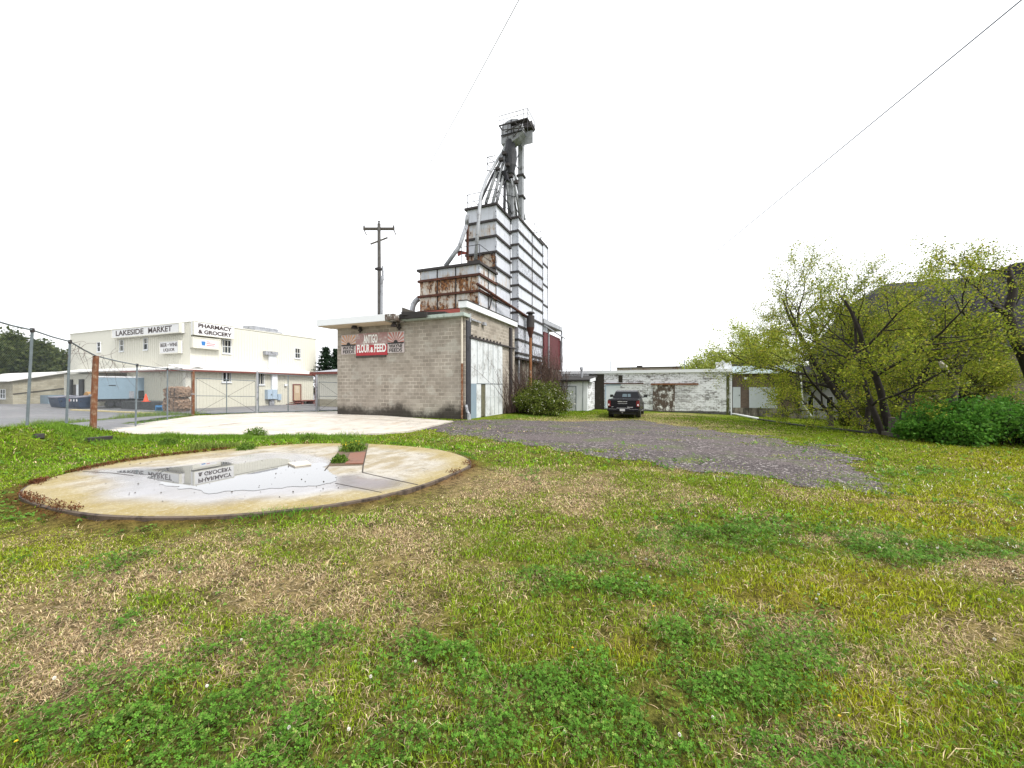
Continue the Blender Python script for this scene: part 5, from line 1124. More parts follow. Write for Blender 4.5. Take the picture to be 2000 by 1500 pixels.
for (a, b) in zip(posts[:-1], posts[1:]):
    m = MB(); wires(m, (a[0], a[1]), (b[0], b[1]), a[2]+.03, b[2]+.03, FH-.1); m.build('wire_mesh', mt['steelpost'], fn)
m = MB(); rr = random.Random(3)
for k in range(46):
    i = rr.choice([1, 2, 2, 3, 3, 0]); a, b = tops[i], tops[i+1]; t = rr.random(); p = a+(b-a)*t; pts = [p.copy()]
    dv = Vector((rr.uniform(-.2, .2), rr.uniform(-.2, .2), rr.choice([.15, -.3, -.2])))
    for j in range(5): dv += Vector((rr.uniform(-.12, .12), rr.uniform(-.12, .12), rr.uniform(-.12, .08))); pts.append(pts[-1]+dv*.45)
    m.tube(pts, [.006, .005, .004, .004, .003, .002], 4)
tag(m.build('dead_vine', mt['vine']), 'thin dead creeper twigs tangled along the fence top rail', 'vine')
# gates
def gpt(px):
    r = (px-1000)/F; M = np.array([[gdir[0], -r], [gdir[1], -1.0]]); s, t = np.linalg.solve(M, -G0); cx, cy = G0+gdir*s
    x, y = w(cx, cy); return x, y, tz(x, y), cy
def gate(name, pxa, pxb, label, za, zb, brace=True, posts_=True, mid=True, wiremesh=True):
    A = gpt(pxa); B = gpt(pxb); a0 = Vector((A[0], A[1], A[2]+.1)); b0 = Vector((B[0], B[1], B[2]+.1))
    a1 = Vector((A[0], A[1], zat(za, A[3]))); b1 = Vector((B[0], B[1], zat(zb, B[3])))
    root = thing(name, a0, label, 'gate' if 'gate' in name else 'fence')
    m = MB(); m.tube([a0, a1, b1, b0, a0], .026, 8)
    if brace:
        am = (a0+a1)/2; bm_ = (b0+b1)/2; m.tube([am, bm_], .02, 6)
    m.build('frame', mt['steelpost'], root)
    if brace:
        m = MB(); m.tube([a1, b0], .008, 5); m.tube([a0, b1], .008, 5); m.build('brace_rod', mt['darkiron'], root)
    if mid:
        m = MB(); m.tube([(a0+b0)/2, (a1+b1)/2], .03, 6); m.build('mid_bar', mt['steelpost'], root)
    if wiremesh:
        m = MB(); h = min(a1.z-a0.z, b1.z-b0.z); wires(m, A, B, a0.z, b0.z, h, .07); m.build('wire_mesh', mt['galv'], root)
    return root, A, B
gate('wide_swing_gate', 383, 499, 'wide chain link swing gate with crossed braces next to the rusty post', 738.5, 744)
gf, A, B = gate('fence_panel', 505, 617, 'straight chain link panel between two galvanised posts left of the shed', 729, 736.5, brace=False)
for px, py, r in ((502.5, 728, .055), (618.5, 735, .075)):
    q = gpt(px); m = MB(); m.tube([(q[0], q[1], q[2]-.2), (q[0], q[1], zat(py, q[3])+.1)], r, 10); m.build('post', mt['galv'], gf)
gate('narrow_gate', 623, 700, 'chain link gate before the cream shed, half hidden by the mill', 746, 749)

# ================================================================== car park objects
# box trailer, backed in at an angle
def xf(m, M): m.v = [tuple(M @ Vector(p)) for p in m.v]; return m
a_ = Vector(w(-39.6, 36.5)); b_ = Vector(w(-36.7, 39.8)); LT = (b_-a_).length; ud = (b_-a_).normalized(); vd = Vector((-ud.y, ud.x))
MT = Matrix(((ud.x, vd.x, 0, a_.x), (ud.y, vd.y, 0, a_.y), (0, 0, 1, GZ), (0, 0, 0, 1)))
tr = thing('box_trailer', (a_.x, a_.y, GZ), 'faded blue box trailer parked at the loading dock', 'trailer')
zb, zt = .95, 3.15
def tb(name, mat, par, *boxes):
    m = MB()
    for q in boxes: m.box(*q)
    return xf(m, MT).build(name, mt[mat], par)
tb('body', 'trailer', tr, (0, LT, 0, 2.4, zb, zt-.12)); tb('roof', 'white', tr, (-.03, LT+.03, -.03, 2.43, zt-.117, zt))
tb('rear_frame', 'darkiron', tr, (LT+.003, LT+.07, -.04, 2.44, zb-.05, zt-.12)); tb('chassis', 'darkiron', tr, (.1, LT, .1, 2.3, zb-.25, zb-.004))
tb('dark_opening', 'black', tr, (LT*.71, LT*.85, -.03, -.003, zb+.04, zb+.8)); tb('side_box', 'galv', tr, (LT*.56, LT*.64, -.06, -.003, zb+.04, zb+.75))
tb('door_bar', 'black', tr, (LT*.86, LT*.885, -.06, -.003, zb+.2, zt-.4)); tb('stripe', 'black', tr, (LT*.24, LT*.35, -.03, -.003, zt-.92, zt-.85)); tb('landing_leg', 'galvdark', tr, (LT*.5, LT*.53, -.05, .1, 0, zb))
for f in (.27, .39, .58):
    m = MB(); m.tube([(LT*f, -.02, .42), (LT*f, .25, .42)], .42, 18); wh = xf(m, MT).build('wheel', mt['rubber'], tr)
    m = MB(); m.tube([(LT*f, -.03, .42), (LT*f, .0, .42)], .2, 14); xf(m, MT).build('rim', mt['galvdark'], wh)
# dumpsters
def dumpster(x, y, wd, label, sticker):
    r = thing('dumpster', (x, y, GZ), label, 'dumpster', 'navy dumpsters beside the trailer'); h = 1.18; dp = 1.25
    m = MB(); m.extr([(x+.08, y+.12, GZ+.1), (x+.04, y, GZ+.55), (x, y-.06, GZ+h*.86), (x, y+dp, GZ+h), (x, y+dp, GZ+.1)], (wd, 0, 0)); m.build('bin', mt['navy'], r)
    m = MB(); m.extr([(x-.04, y-.12, GZ+h*.87), (x-.04, y+dp+.05, GZ+h+.03), (x-.04, y+dp+.05, GZ+h+.09), (x-.04, y-.12, GZ+h*.94)], (wd+.08, 0, 0)); m.build('lid', plain('grey_purple_lid', (.16, .16, .2), .5, .2), r)
    m = MB(); m.tube([(x-.08, y+.15, GZ+.72), (x+wd+.08, y+.15, GZ+.72)], .05, 6); m.build('lift_bar', mt['darkiron'], r)
    if sticker:
        for a, b, c_ in sticker:
            m = MB(); m.box(x+wd*a, x+wd*b, y-.075, y-.045, GZ+.72, GZ+.95); m.build('sticker', mt[c_], r)
    return r
def dsp(px, py): 
    d = 2.05*F/(py-HZ); return w((px-1000)/F*d, d)
x0, y0 = dsp(131, 798); x1, _ = dsp(176, 798)
dumpster(x0, y0, (x1-x0)*.5, 'navy dumpster with white and red stickers on its front', [(.15, .3, 'sticker'), (.42, .72, 'redink'), (.82, .96, 'sticker')])
dumpster(x0+(x1-x0)*.53, y0, (x1-x0)*.5, 'navy dumpster partly behind the thick rusty fence post', [(.28, .45, 'sticker'), (.8, .95, 'sticker')])
x0, y0 = dsp(93, 797); x1, _ = dsp(111, 797); dumpster(x0, y0+.1, 2.0, 'navy dumpster farthest from the trailer, its top lifted open', [])
m = MB(); q = Vector((*dsp(137, 795), GZ)); m.extr([q+Vector((-.5, 1.2, 1.15)), q+Vector((.6, 1.2, 1.15)), q+Vector((.45, 1.2, 1.45)), q+Vector((-.1, 1.2, 1.6)), q+Vector((-.45, 1.2, 1.4))], (0, .5, 0)); tag(m.build('cardboard_scrap', plain('orange_cardboard', (.42, .24, .09), .9, .2)), 'orange brown cardboard scrap lying on top of the dumpsters', 'cardboard')
# cone
yk = Yl-2.0; xk = onY(285, yk)[0]; cn = thing('traffic_cone', (xk, yk, .36), 'orange traffic cone on the loading dock edge', 'cone')
m = MB(); m.tube([(xk, yk, .40), (xk, yk, 1.08)], [.19, .04], 14); m.build('cone_body', mt['orange'], cn)
m = MB(); m.box(xk-.23, xk+.23, yk-.23, yk+.23, .362, .40); m.build('base', mt['orange'], cn)
# cardboard bales
yb_ = Yl-3.0; xa, da = onY(317, yb_); xb, db_ = onY(349, yb_); zz = zat(776, da); ztop = zat(756.5, da)
def bale(z0, z1, dx, label, seed):
    rr = np.random.default_rng(seed); m = MB(); n_ = 9; hx = (xb-xa)/2; hz = (z1-z0)/2; hy = .5
    me = bpy.data.meshes.new('cardboard_bale'); import bmesh; bm = bmesh.new(); bmesh.ops.create_cube(bm, size=2); bmesh.ops.subdivide_edges(bm, edges=bm.edges[:], cuts=9, use_grid_fill=True)
    for v in bm.verts:
        c = v.co.copy(); rnd = max(abs(c.x), abs(c.y))*max(abs(c.z), .2)
        k = 1-.13*abs(c.x*c.z)**3-.1*abs(c.y*c.z)**3; j = Vector(rr.normal(size=3))*.05
        v.co = Vector((c.x*hx*k, c.y*hy*k, c.z*hz*(1-.05*abs(c.x)**4)))+j
        v.co.z = max(v.co.z, -hz)
    bm.to_mesh(me); bm.free(); me.materials.append(mt['cardboard']); o = bpy.data.objects.new('cardboard_bale', me); COL.objects.link(o)
    o.location = ((xa+xb)/2+dx, yb_+hy, (z0+z1)/2); tag(o, label, 'bale', 'cardboard bales by the market'); 
    m = MB()
    for f in (-.5, 0, .5): m.box(o.location.x+f*hx-.012, o.location.x+f*hx+.012, yb_-.06, yb_-.03, z0+.1, z1-.08)
    m.build('strap', mt['darkiron'], o)
bale(GZ+.0, zz-.03, -.08, 'crushed cardboard bale on the ground under another bale', 4); bale(zz, ztop, .08, 'crushed cardboard bale stacked on top of another bale', 5)
m = MB(); xp = onY(300, yb_)[0]; xq = onY(315, yb_)[0]
for k in range(3): m.box(xp, xq, yb_+.1, yb_+1.2, GZ+.05+.15*k, GZ+.08+.15*k); m.box(xp, xp+.1, yb_+.1, yb_+1.2, GZ+.08+.15*k, GZ+.20+.15*k); m.box(xq-.1, xq, yb_+.1, yb_+1.2, GZ+.08+.15*k, GZ+.2+.15*k)
tag(m.build('pallet', mt['pallet']), 'small stack of blue pallets beside the cardboard bales', 'pallet')
m = MB(); m.box(onY(140, Yl-5.2)[0], onY(300, Yl-5.2)[0], Yl-5.3, Yl-5.0, GZ, GZ+.13); tag(m.build('parking_curb', plain('yellow_worn_curb', (.50, .42, .22), .8, .2)), 'low worn yellow kerb in front of the trailer', 'kerb')
# ================================================================== utility pole + lines
DP = 30.0; pb = S(742, 757, DP); zt = zat(437, DP)
up = thing('utility_pole', (pb.x, pb.y, tz(pb.x, pb.y)), 'tall wooden utility pole with crossarm behind the mill', 'utility pole')
top = S(740.2, 437, DP)
m = MB(); m.tube([(pb.x, pb.y, tz(pb.x, pb.y)-.3), top], [.19, .12], 12); m.build('pole', plain('grey_weathered_pole', (.085, .08, .075), .9, .3, 3), up)
arm = S(740, 447, DP); ux = Vector((*w(1, 0), 0)); uy = Vector((*w(0, 1), 0))
m = MB(); m.beam(arm-ux*1.2, arm+ux*1.2, .13, .19); m.build('crossarm', mt['wood'], up)
for k in (-1.15, 1.15):
    m = MB(); q = arm+ux*k; m.tube([q+Vector((0, 0, .05)), q+Vector((0, 0, .26))], [.07, .05], 8); m.build('insulator', mt['darkiron'], up)
    m = MB(); m.tube([q-Vector((0, 0, .07)), q+ux*.2-Vector((0, 0, .5))], .035, 6); m.build('insulator', mt['darkiron'], up)
m = MB(); m.tube([top, top+Vector((0, 0, .22))], [.05, .08], 6); m.build('insulator', mt['darkiron'], up)
q = S(740, 470, DP); m = MB(); m.beam(q-ux*.45-Vector((0, 0, .45))-uy*.5, q+ux*.5+Vector((0, 0, .42))+uy*.5, .1, .12); m.build('crossarm', mt['wood'], up)
m = MB(); q = S(743, 520, DP); m.tube([q+ux*.17, q+ux*.2+Vector((0, 0, -1.1))], .07, 8); m.build('riser_conduit', mt['galv'], up)
m = MB(); q = S(744, 540, DP); m.tube([q+ux*.1-uy*.1, (pb.x+ux.x*.1-uy.x*.1, pb.y+ux.y*.1-uy.y*.1, 0)], .1, 8); m.build('riser_conduit', mt['galv'], up)
m = MB(); q = S(740, 525, DP); m.box(q.x-.22, q.x+.22, q.y-.2, q.y+.2, q.z-.1, q.z+.06); m.build('band', mt['darkiron'], up)
def cable(name, a, b, sag, r, mat, label):
    a = Vector(a); b = Vector(b); pts = []
    for k in range(41): t = k/40; p = a+(b-a)*t; p.z -= sag*4*t*(1-t); pts.append(p)
    m = MB(); m.tube(pts, r, 6); tag(m.build(name, mt[mat], smooth=True), label, 'cable')
a = S(1190, 663, 75); b = S(1995, 0, 9.2); cable('overhead_cable', a, b+(b-a)*.35, .0, .016, 'wire', 'dark overhead cable slanting across the sky to the upper corner')
a = arm+ux*1.15+Vector((0, 0, .3)); b = S(997, -2, 11.2); cable('overhead_wire', a, b+(b-a)*.7, .5, .012, 'faintwire', 'thin pale wire rising from the utility pole over the yard')

# ================================================================== pickup truck
DT = 25.6; tl = S(1189, 816, DT); trr = S(1245.5, 816, DT); tc = (tl+trr)/2; gz_ = zat(816, DT)
TW = (trr-tl).length/CO*1.0
tw = 1.0  # model scale (metres)
TX, TY = tc.x, tc.y
HW = 1.0*TW/2
pk = thing('pickup_truck', (TX, TY, gz_), 'black crew cab pickup truck parked facing the white building', 'pickup truck')
def T3(x, y, z): return (TX+x, TY+y, gz_+z)
def loft(secs, mat, name, parent, smooth=True, cap=True):
    m = MB(); n_ = len(secs[0]); 
    for s_ in secs: m.v += [T3(*p) for p in s_]
    for i in range(len(secs)-1):
        for k in range(n_): k2 = (k+1) % n_; m.f.append((i*n_+k, i*n_+k2, (i+1)*n_+k2, (i+1)*n_+k)); m.m.append(0)
    if cap: m.f.append(tuple(range(n_))); m.f.append(tuple((len(secs)-1)*n_+k for k in reversed(range(n_)))); m.m += [0, 0]
    o = m.build(name, mat, parent, smooth=smooth)
    if smooth: 
        e_ = o.modifiers.new('edge', 'EDGE_SPLIT'); e_.split_angle = math.radians(35)
    return o
def sec(y, hw, z0, z1, r=.12, tum=.0):
    return [(-hw+.06, y, z0), (hw-.06, y, z0), (hw, y, z0+.1), (hw, y, z1-.3), (hw-tum, y, z1-r*.4), (hw-tum-r, y, z1), (-hw+tum+r, y, z1), (-hw+tum, y, z1-r*.4), (-hw, y, z1-.3), (-hw, y, z0+.1)]
BZ = 1.24
body = loft([sec(.05, HW-.03, .55, BZ, .08, .03), sec(.15, HW, .5, BZ, .08, .03), sec(1.95, HW, .45, BZ, .08, .03), sec(2.0, HW, .42, BZ-.02, .08, .05), sec(3.8, HW, .42, BZ-.04, .1, .05), sec(4.2, HW-.01, .45, BZ-.06, .14, .07), sec(5.3, HW-.05, .5, BZ-.14, .2, .09), sec(5.55, HW-.14, .55, BZ-.3, .2, .1)], mt['blackpaint'], 'body', pk)
def csec(y, hw, z): return [(-hw, y, z), (hw, y, z)]
cab = loft([[(-HW+.10, 2.0, BZ-.06), (HW-.10, 2.0, BZ-.06), (HW-.12, 2.02, BZ+.02), (-HW+.12, 2.02, BZ+.02)], [(-HW+.06, 2.05, BZ-.06), (HW-.06, 2.05, BZ-.06), (HW-.27, 2.2, 1.70), (-HW+.27, 2.2, 1.70)], [(-HW+.06, 2.5, BZ-.06), (HW-.06, 2.5, BZ-.06), (HW-.30, 2.45, 1.80), (-HW+.30, 2.45, 1.80)], [(-HW+.06, 3.6, BZ-.06), (HW-.06, 3.6, BZ-.06), (HW-.29, 3.3, 1.80), (-HW+.29, 3.3, 1.80)], [(-HW+.06, 4.2, BZ-.08), (HW-.06, 4.2, BZ-.08), (HW-.2, 4.1, BZ+.02), (-HW+.2, 4.1, BZ+.02)]], mt['blackpaint'], 'cab', pk)
m = MB(); m.extr([T3(-HW+.20, 2.045, BZ+.04), T3(HW-.20, 2.045, BZ+.04), T3(HW-.33, 2.165, 1.66), T3(-HW+.33, 2.165, 1.66)], (0, .01, 0)); m.build('rear_window', mt['glassdark'], pk)
m = MB(); m.extr([T3(-.28, 2.06, BZ+.1), T3(.05, 2.06, BZ+.1), T3(.03, 2.135, 1.55), T3(-.26, 2.135, 1.55)], (0, -.025, 0)); m.extr([T3(.1, 2.06, BZ+.1), T3(.3, 2.06, BZ+.1), T3(.28, 2.135, 1.55), T3(.09, 2.135, 1.55)], (0, -.025, 0)); m.build('rear_window', plain('see_through_pane', (.10, .14, .16), .1), pk)
for s_ in (-1, 1):
    m = MB(); m.extr([T3(s_*(HW-.075), 2.25, BZ+.04), T3(s_*(HW-.075), 3.75, BZ+.04), T3(s_*(HW-.285), 3.3, 1.72), T3(s_*(HW-.285), 2.45, 1.72)], (s_*.012, 0, .004)); m.build('side_window', mt['glassdark'], pk)
    m = MB(); m.extr([T3(s_*(HW+.03), 3.6, BZ+.05), T3(s_*(HW+.31), 3.6, BZ+.03), T3(s_*(HW+.31), 3.6, BZ+.23), T3(s_*(HW+.09), 3.6, BZ+.24)], (0, .12, 0)); m.box(*[v for v in (TX+s_*(HW-.1), TX+s_*(HW+.05), TY+3.62, TY+3.68, gz_+BZ+.02, gz_+BZ+.1)]); m.build('mirror', mt['black'], pk)
    m = MB(); x0, x1 = sorted((s_*(HW-.21), s_*(HW-.015))); m.box(TX+x0, TX+x1, TY-.005, TY+.12, gz_+.74, gz_+1.14); tlp = m.build('taillight', mt['redlamp'], pk, bevel=.02)
    m = MB(); m.box(TX+s_*(HW-.10)-.035, TX+s_*(HW-.10)+.035, TY-.012, TY, gz_+.80, gz_+.92); m.build('reverse_lamp', mt['sticker'], tlp)
    for y in (.95, 4.5):
        m = MB(); a, b = sorted((s_*(HW-.26), s_*(HW-.0))); m.tube([T3(a, y, .39), T3(b, y, .39)], .39, 22); wh = m.build('wheel', mt['rubber'], pk)
        m = MB(); m.tube([T3(s_*(HW-.03), y, .39), T3(s_*(HW+.008), y, .39)], .26, 16); m.build('rim', mt['galvdark'], wh)
        m = MB(); m.tube([T3(s_*(HW-.28), y, .45), T3(s_*(HW+.004), y, .45)], .47, 22); m.build('wheel_arch', mt['black'], pk)
m = MB(); m.box(TX-HW+.22, TX+HW-.22, TY-.0, TY+.1, gz_+.62, gz_+BZ-.06); tg = m.build('tailgate', mt['blackpaint'], pk, bevel=.025)
m = MB(); m.extr([T3(-HW+.1, -.05, BZ-.07), T3(-HW+.1, .16, BZ+.012), T3(-HW+.1, .16, BZ-.06), T3(-HW+.1, -.02, BZ-.1)], (2*HW-.2, 0, 0)); m.build('spoiler', mt['blackpaint'], tg)
m = MB(); m.box(TX-.42, TX+.42, TY-.014, TY-.002, gz_+.63, gz_+.66); m.box(TX-.36, TX-.05, TY-.014, TY-.002, gz_+1.04, gz_+1.10); m.box(TX-.36, TX+.26, TY-.014, TY-.002, gz_+.93, gz_+.955); m.box(TX-.02, TX+.26, TY-.014, TY-.002, gz_+1.05, gz_+1.09); m.box(TX+.25, TX+.62, TY-.014, TY-.002, gz_+.68, gz_+.73); m.box(TX-.78, TX-.62, TY-.014, TY-.002, gz_+.70, gz_+.73); m.build('badge', mt['chrome'], tg)
m = MB(); m.extr([T3(-HW+.02, -.16, .42), T3(-HW+.02, -.16, .60), T3(-HW+.02, .1, .63), T3(-HW+.02, .1, .42)], (2*HW-.04, 0, 0)); bp = m.build('bumper', mt['blackpaint'], pk, bevel=.02)
m = MB(); m.box(TX-HW+.1, TX-.4, TY-.17, TY-.155, gz_+.575, gz_+.59); m.box(TX+.4, TX+HW-.1, TY-.17, TY-.155, gz_+.575, gz_+.59); m.build('trim', mt['chrome'], bp)
m = MB(); m.box(TX-.2, TX+.13, TY-.175, TY-.162, gz_+.45, gz_+.60); m.build('licence_plate', plain('plate_grey', (.5, .5, .52), .5), bp)
m = MB(); m.tube([T3(-.03, -.1, .36), T3(-.03, -.28, .36)], .04, 8); m.build('tow_hitch', mt['chrome'], pk)
m = MB(); m.box(TX-HW+.25, TX+HW-.25, TY+.2, TY+5.2, gz_+.22, gz_+.5); m.build('underbody', mt['black'], pk)
m = MB(); m.box(TX+HW-.02, TX+HW+.1, TY+1.6, TY+4.0, gz_+.38, gz_+.43); m.build('side_step', mt['chrome'], pk)

# ================================================================== trees
class Tree:
    def __init__(s, seed): s.r = random.Random(seed); s.mb = MB(); s.anch = []
    def grow(s, p, d, L, r, lev, maxlev, up=.05, wob=.22, kids=(4, 6), ratio=.62, ang=(30, 65), leaf_from=None, start=.25):
        rr = s.r; n = max(3, int(L/(.22 if lev >= maxlev-1 else .4))); n = min(n, 12); pts = [p.copy()]; rs = [r]; d = d.normalized()
        for i in range(n):
            d = (d+Vector((rr.gauss(0, wob), rr.gauss(0, wob), rr.gauss(0, wob)*.7+up))*.5).normalized()
            p = p+d*(L/n); pts.append(p.copy()); rs.append(max(.004, r*(1-.75*(i+1)/n)))
        s.mb.tube(pts, rs, 9 if lev == 0 else (6 if lev == 1 else 4), caps=False)
        if lev >= (maxlev-1 if leaf_from is None else leaf_from):
            for q in pts[1:]: s.anch.append((q, lev))
        if lev < maxlev:
            for k in range(rr.randint(*kids)):
                t = start+(1-start)*(k+rr.random())/kids[1]; t = min(t, .99); i = int(t*n); q = pts[i]+(pts[min(i+1, n)]-pts[i])*(t*n-i)
                dd = (pts[min(i+1, n)]-pts[max(i-1, 0)]).normalized(); ax_ = dd.orthogonal(); ax_.rotate(Matrix.Rotation(rr.random()*6.28, 3, dd))
                nd = dd.copy(); nd.rotate(Matrix.Rotation(math.radians(rr.uniform(*ang)), 3, ax_))
                s.grow(q, nd, L*ratio*(1.1-.5*t)*rr.uniform(.8, 1.2), max(.006, rs[i]*.6), lev+1, maxlev, up, wob, kids, ratio, ang, leaf_from)
    def leaves(s, name, per, spread, size, cols, parent, mat=None, droop=.3, seed=0, clip=None):
        g = np.random.default_rng(seed); A = np.array([a[0] for a in s.anch]); k = len(A)*per
        # uneven: some twigs carry far more leaves
        wgt = g.random(len(A))**2+.03; wgt /= wgt.sum(); ii = g.choice(len(A), k, p=wgt)
        P = A[ii]+g.normal(size=(k, 3))*spread
        if clip is not None: P = P[clip(P)]; k = len(P)
        sz = size*(.55+.9*g.random(k)); nrm = g.normal(size=(k, 3)); nrm[:, 2] += .5; nrm /= np.linalg.norm(nrm, axis=1)[:, None]
        t = np.cross(nrm, g.normal(size=(k, 3))); t /= np.linalg.norm(t, axis=1)[:, None]; b = np.cross(nrm, t)
        t[:, 2] -= droop*g.random(k)
        V = np.stack([P-t*sz[:, None]*.5, P+b*sz[:, None]*.36, P+t*sz[:, None]*.55, P-b*sz[:, None]*.36], 1).reshape(-1, 3)
        c = np.array(cols)[g.integers(0, len(cols), k)]*(.75+.5*g.random((k, 1))); C = np.repeat(np.clip(c, .004, .8), 4, 0)
        return np_mesh(name, V, np.arange(k*4).reshape(-1, 4), mat or mt['leaf'], C, parent)
SPRING = [(.26, .31, .03), (.33, .36, .035), (.19, .25, .022), (.33, .30, .05), (.13, .175, .02)]
DEEP = [(.16, .20, .025), (.20, .22, .028), (.12, .16, .02)]
def mk_tree(label, base, stems, seed, per, size, cols, bark='bark', spread=.12, maxlev=3, name='spring_tree', group='trees at the lawn edge', **kw):
    root = thing(name, base, label, 'tree', group); T = Tree(seed)
    for (off, d, L, r) in stems: T.grow(base+Vector(off)-Vector((0, 0, .15)), Vector(d), L, r, 0, maxlev, **kw)
    T.mb.build('trunk', mt[bark], root, smooth=True); T.leaves('crown', per, spread, size, cols, root, seed=seed)
    return root, T
def cam_dir(rx, fy, z): x, y = w(rx, fy); return (x, y, z)
gA = G(1690, 838)
mk_tree('largest pale green spring tree, its dark limbs leaning out over the brown brick building', gA, [((0, 0, 0), cam_dir(-.62, .15, .9), 8.5, .2), ((.2, .2, 0), cam_dir(-.32, .3, 1), 7.3, .17), ((.3, -.2, 0), cam_dir(-.85, -.1, .45), 6.2, .13), ((.1, .3, 0), cam_dir(.3, .2, 1), 6.4, .14)], 21, 12, .07, SPRING, kids=(5, 7), up=.07)
gB = G(1742, 850)
mk_tree('multi stemmed spring tree with crooked stems beside the bright green shrub', gB, [((0, 0, 0), cam_dir(.1, .2, 1), 6.0, .16), ((.3, .1, 0), cam_dir(.5, .3, .9), 5.0, .13), ((-.2, 0, 0), cam_dir(-.4, .1, .9), 5.4, .12)], 33, 11, .068, SPRING+DEEP, kids=(5, 7))
gC = G(1860, 838); 
mk_tree('drooping grey twigged spring tree standing behind the bright green shrub', gC, [((0, 0, 0), cam_dir(-.1, .1, 1), 5.8, .2), ((.2, 0, 0), cam_dir(.45, .2, .9), 4.8, .14)], 44, 8, .068, DEEP+SPRING, bark='barkgrey', kids=(6, 8), up=-.03)
gE = S(1640, 815, 30); gE.z = tz(gE.x, gE.y)
mk_tree('shadowed spring tree close against the big roofed house', gE, [((0, 0, 0), cam_dir(.1, .1, 1), 5.2, .2), ((.4, 0, 0), cam_dir(.5, 0, .9), 5.0, .15), ((-.3, 0, 0), cam_dir(-.4, .1, .9), 5.0, .15)], 55, 9, .09, DEEP, kids=(5, 7))
gH = S(1885, 850, 21.5); gH.z = tz(gH.x, gH.y)
mk_tree('broad spring tree filling the space below the big roof edge', gH, [((0, 0, 0), cam_dir(-.2, .1, 1), 4.5, .2), ((.4, 0, 0), cam_dir(.35, .2, .9), 3.6, .15), ((-.3, 0, 0), cam_dir(-.6, .1, .8), 4.0, .15)], 66, 10, .07, SPRING+DEEP, kids=(5, 7))
# broken topped tree leaning in from the right
gD = S(2090, 880, 15.5); gD.z = tz(gD.x, gD.y); root = thing('broken_tree', gD, 'black broken topped tree trunk leaning in with splintered fork and leafy limbs', 'tree', 'trees at the lawn edge')
T = Tree(77); pts = [gD, S(2040, 790, 15.3), S(2003, 700, 15), S(1978, 650, 15), S(1968, 610, 15), S(1977, 580, 15), S(1979, 560, 15), S(1974, 545, 15), S(1973, 515, 15)]
T.mb.tube(pts, [.3, .25, .2, .18, .16, .13, .13, .10, .012], 10); T.mb.tube([S(1967, 612, 15), S(1950, 603, 14.9), S(1938, 597, 14.8)], [.12, .09, .03], 8)
for q, d, L in ((S(1966, 640, 15), cam_dir(-1, .1, .08), 4.2), (S(1955, 603, 15), cam_dir(-1, .2, -.12), 3.6), (S(1990, 680, 15), cam_dir(.5, .3, .8), 4.5), (S(1976, 530, 15), cam_dir(-.8, .1, .15), 2.6), (S(1995, 690, 15), cam_dir(-.3, -.8, .4), 3.0), (S(2000, 700, 15), cam_dir(.8, -.2, .7), 4.5), (S(1972, 600, 15), cam_dir(.6, .2, .9), 3.2), (S(1960, 606, 15), cam_dir(-.5, .3, .9), 2.6)):
    T.grow(q, Vector(d), L, .045, 1, 3, kids=(5, 7), up=.03)
T.mb.build('trunk', mt['bark'], root, smooth=True); T.leaves('crown', 9, .13, .066, SPRING, root, seed=7)
# undergrowth under the trees, leaf colours darkened to stand for the shade there
LV, LQ, LC = [], [], []; g = np.random.default_rng(8); k = 16000; px = 1640+g.random(k)*370; dd = 23+g.random(k)*7; dd = np.where(px > 1780, 21+g.random(k)*8, dd)
cx = (px-1000)/F*dd; X, Y = w(cx, dd); keep = (fbm(X*.8, Y*.8, 4) > .42) & (Y < 37.6); X, Y = X[keep], Y[keep]; k = len(X)
Z = terr(X, Y)+1.5*g.random(k)**1.2*np.clip(fbm(X*.6+9, Y*.6, 3)*2-.3, .2, 1.2)
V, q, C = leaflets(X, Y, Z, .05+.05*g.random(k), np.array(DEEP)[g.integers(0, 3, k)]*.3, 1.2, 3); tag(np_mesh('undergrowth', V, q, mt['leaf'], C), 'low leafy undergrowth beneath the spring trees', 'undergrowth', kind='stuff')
# bare white snag
gS = S(1835, 840, 17.6); gS.z = tz(gS.x, gS.y); sn = thing('dead_snag', gS, 'dead barkless forked snag, pale wood showing among the leaves', 'dead tree')
m = MB(); m.tube([gS, S(1862, 780, 17.6), S(1866, 745, 17.5), S(1848, 723, 17.5), S(1830, 700, 17.5), S(1822, 665, 17.5), S(1820, 648, 17.5)], [.17, .14, .13, .10, .09, .08, .03], 9)
m.tube([S(1866, 740, 17.6), S(1880, 700, 17.5), S(1900, 660, 17.5)], [.12, .1, .05], 8); m.tube([S(1820, 652, 17.5), S(1832, 628, 17.4)], [.05, .015], 6); m.build('trunk', mt['barkgrey'], sn, smooth=True)
m = MB(); m.tube([S(1820, 650, 17.4), S(1822, 642, 17.38), S(1824, 632, 17.4)], [.05, .095, .03], 8); m.tube([S(1835, 706, 17.36), S(1843, 716, 17.34), S(1851, 727, 17.36)], [.04, .115, .05], 8); m.build('bare_patch', mt['deadwood'], sn, smooth=True)
# stubs of old fence posts under the trees
for px, py, top, label in ((1622, 832, 792, 'grey wooden post stub standing beneath the largest spring tree'), (1745, 852, 815, 'pale wooden post stub beside the multi stemmed tree')):
    g = G(px, py); d = cam2(g.x, g.y)[1]; m = MB(); m.box(g.x-.12, g.x+.12, g.y-.12, g.y+.12, g.z-.2, zat(top, d)); tag(m.build('wooden_post', mt['barkgrey'], bevel=.02), label, 'post')
m = MB(); a = G(1690, 843); b = G(1752, 856); m.beam(a+Vector((0, 0, .12)), b+Vector((0, 0, .1)), .14, .14); tag(m.build('timber_beam', mt['wood']), 'old grey timber lying between the tree bases', 'timber')
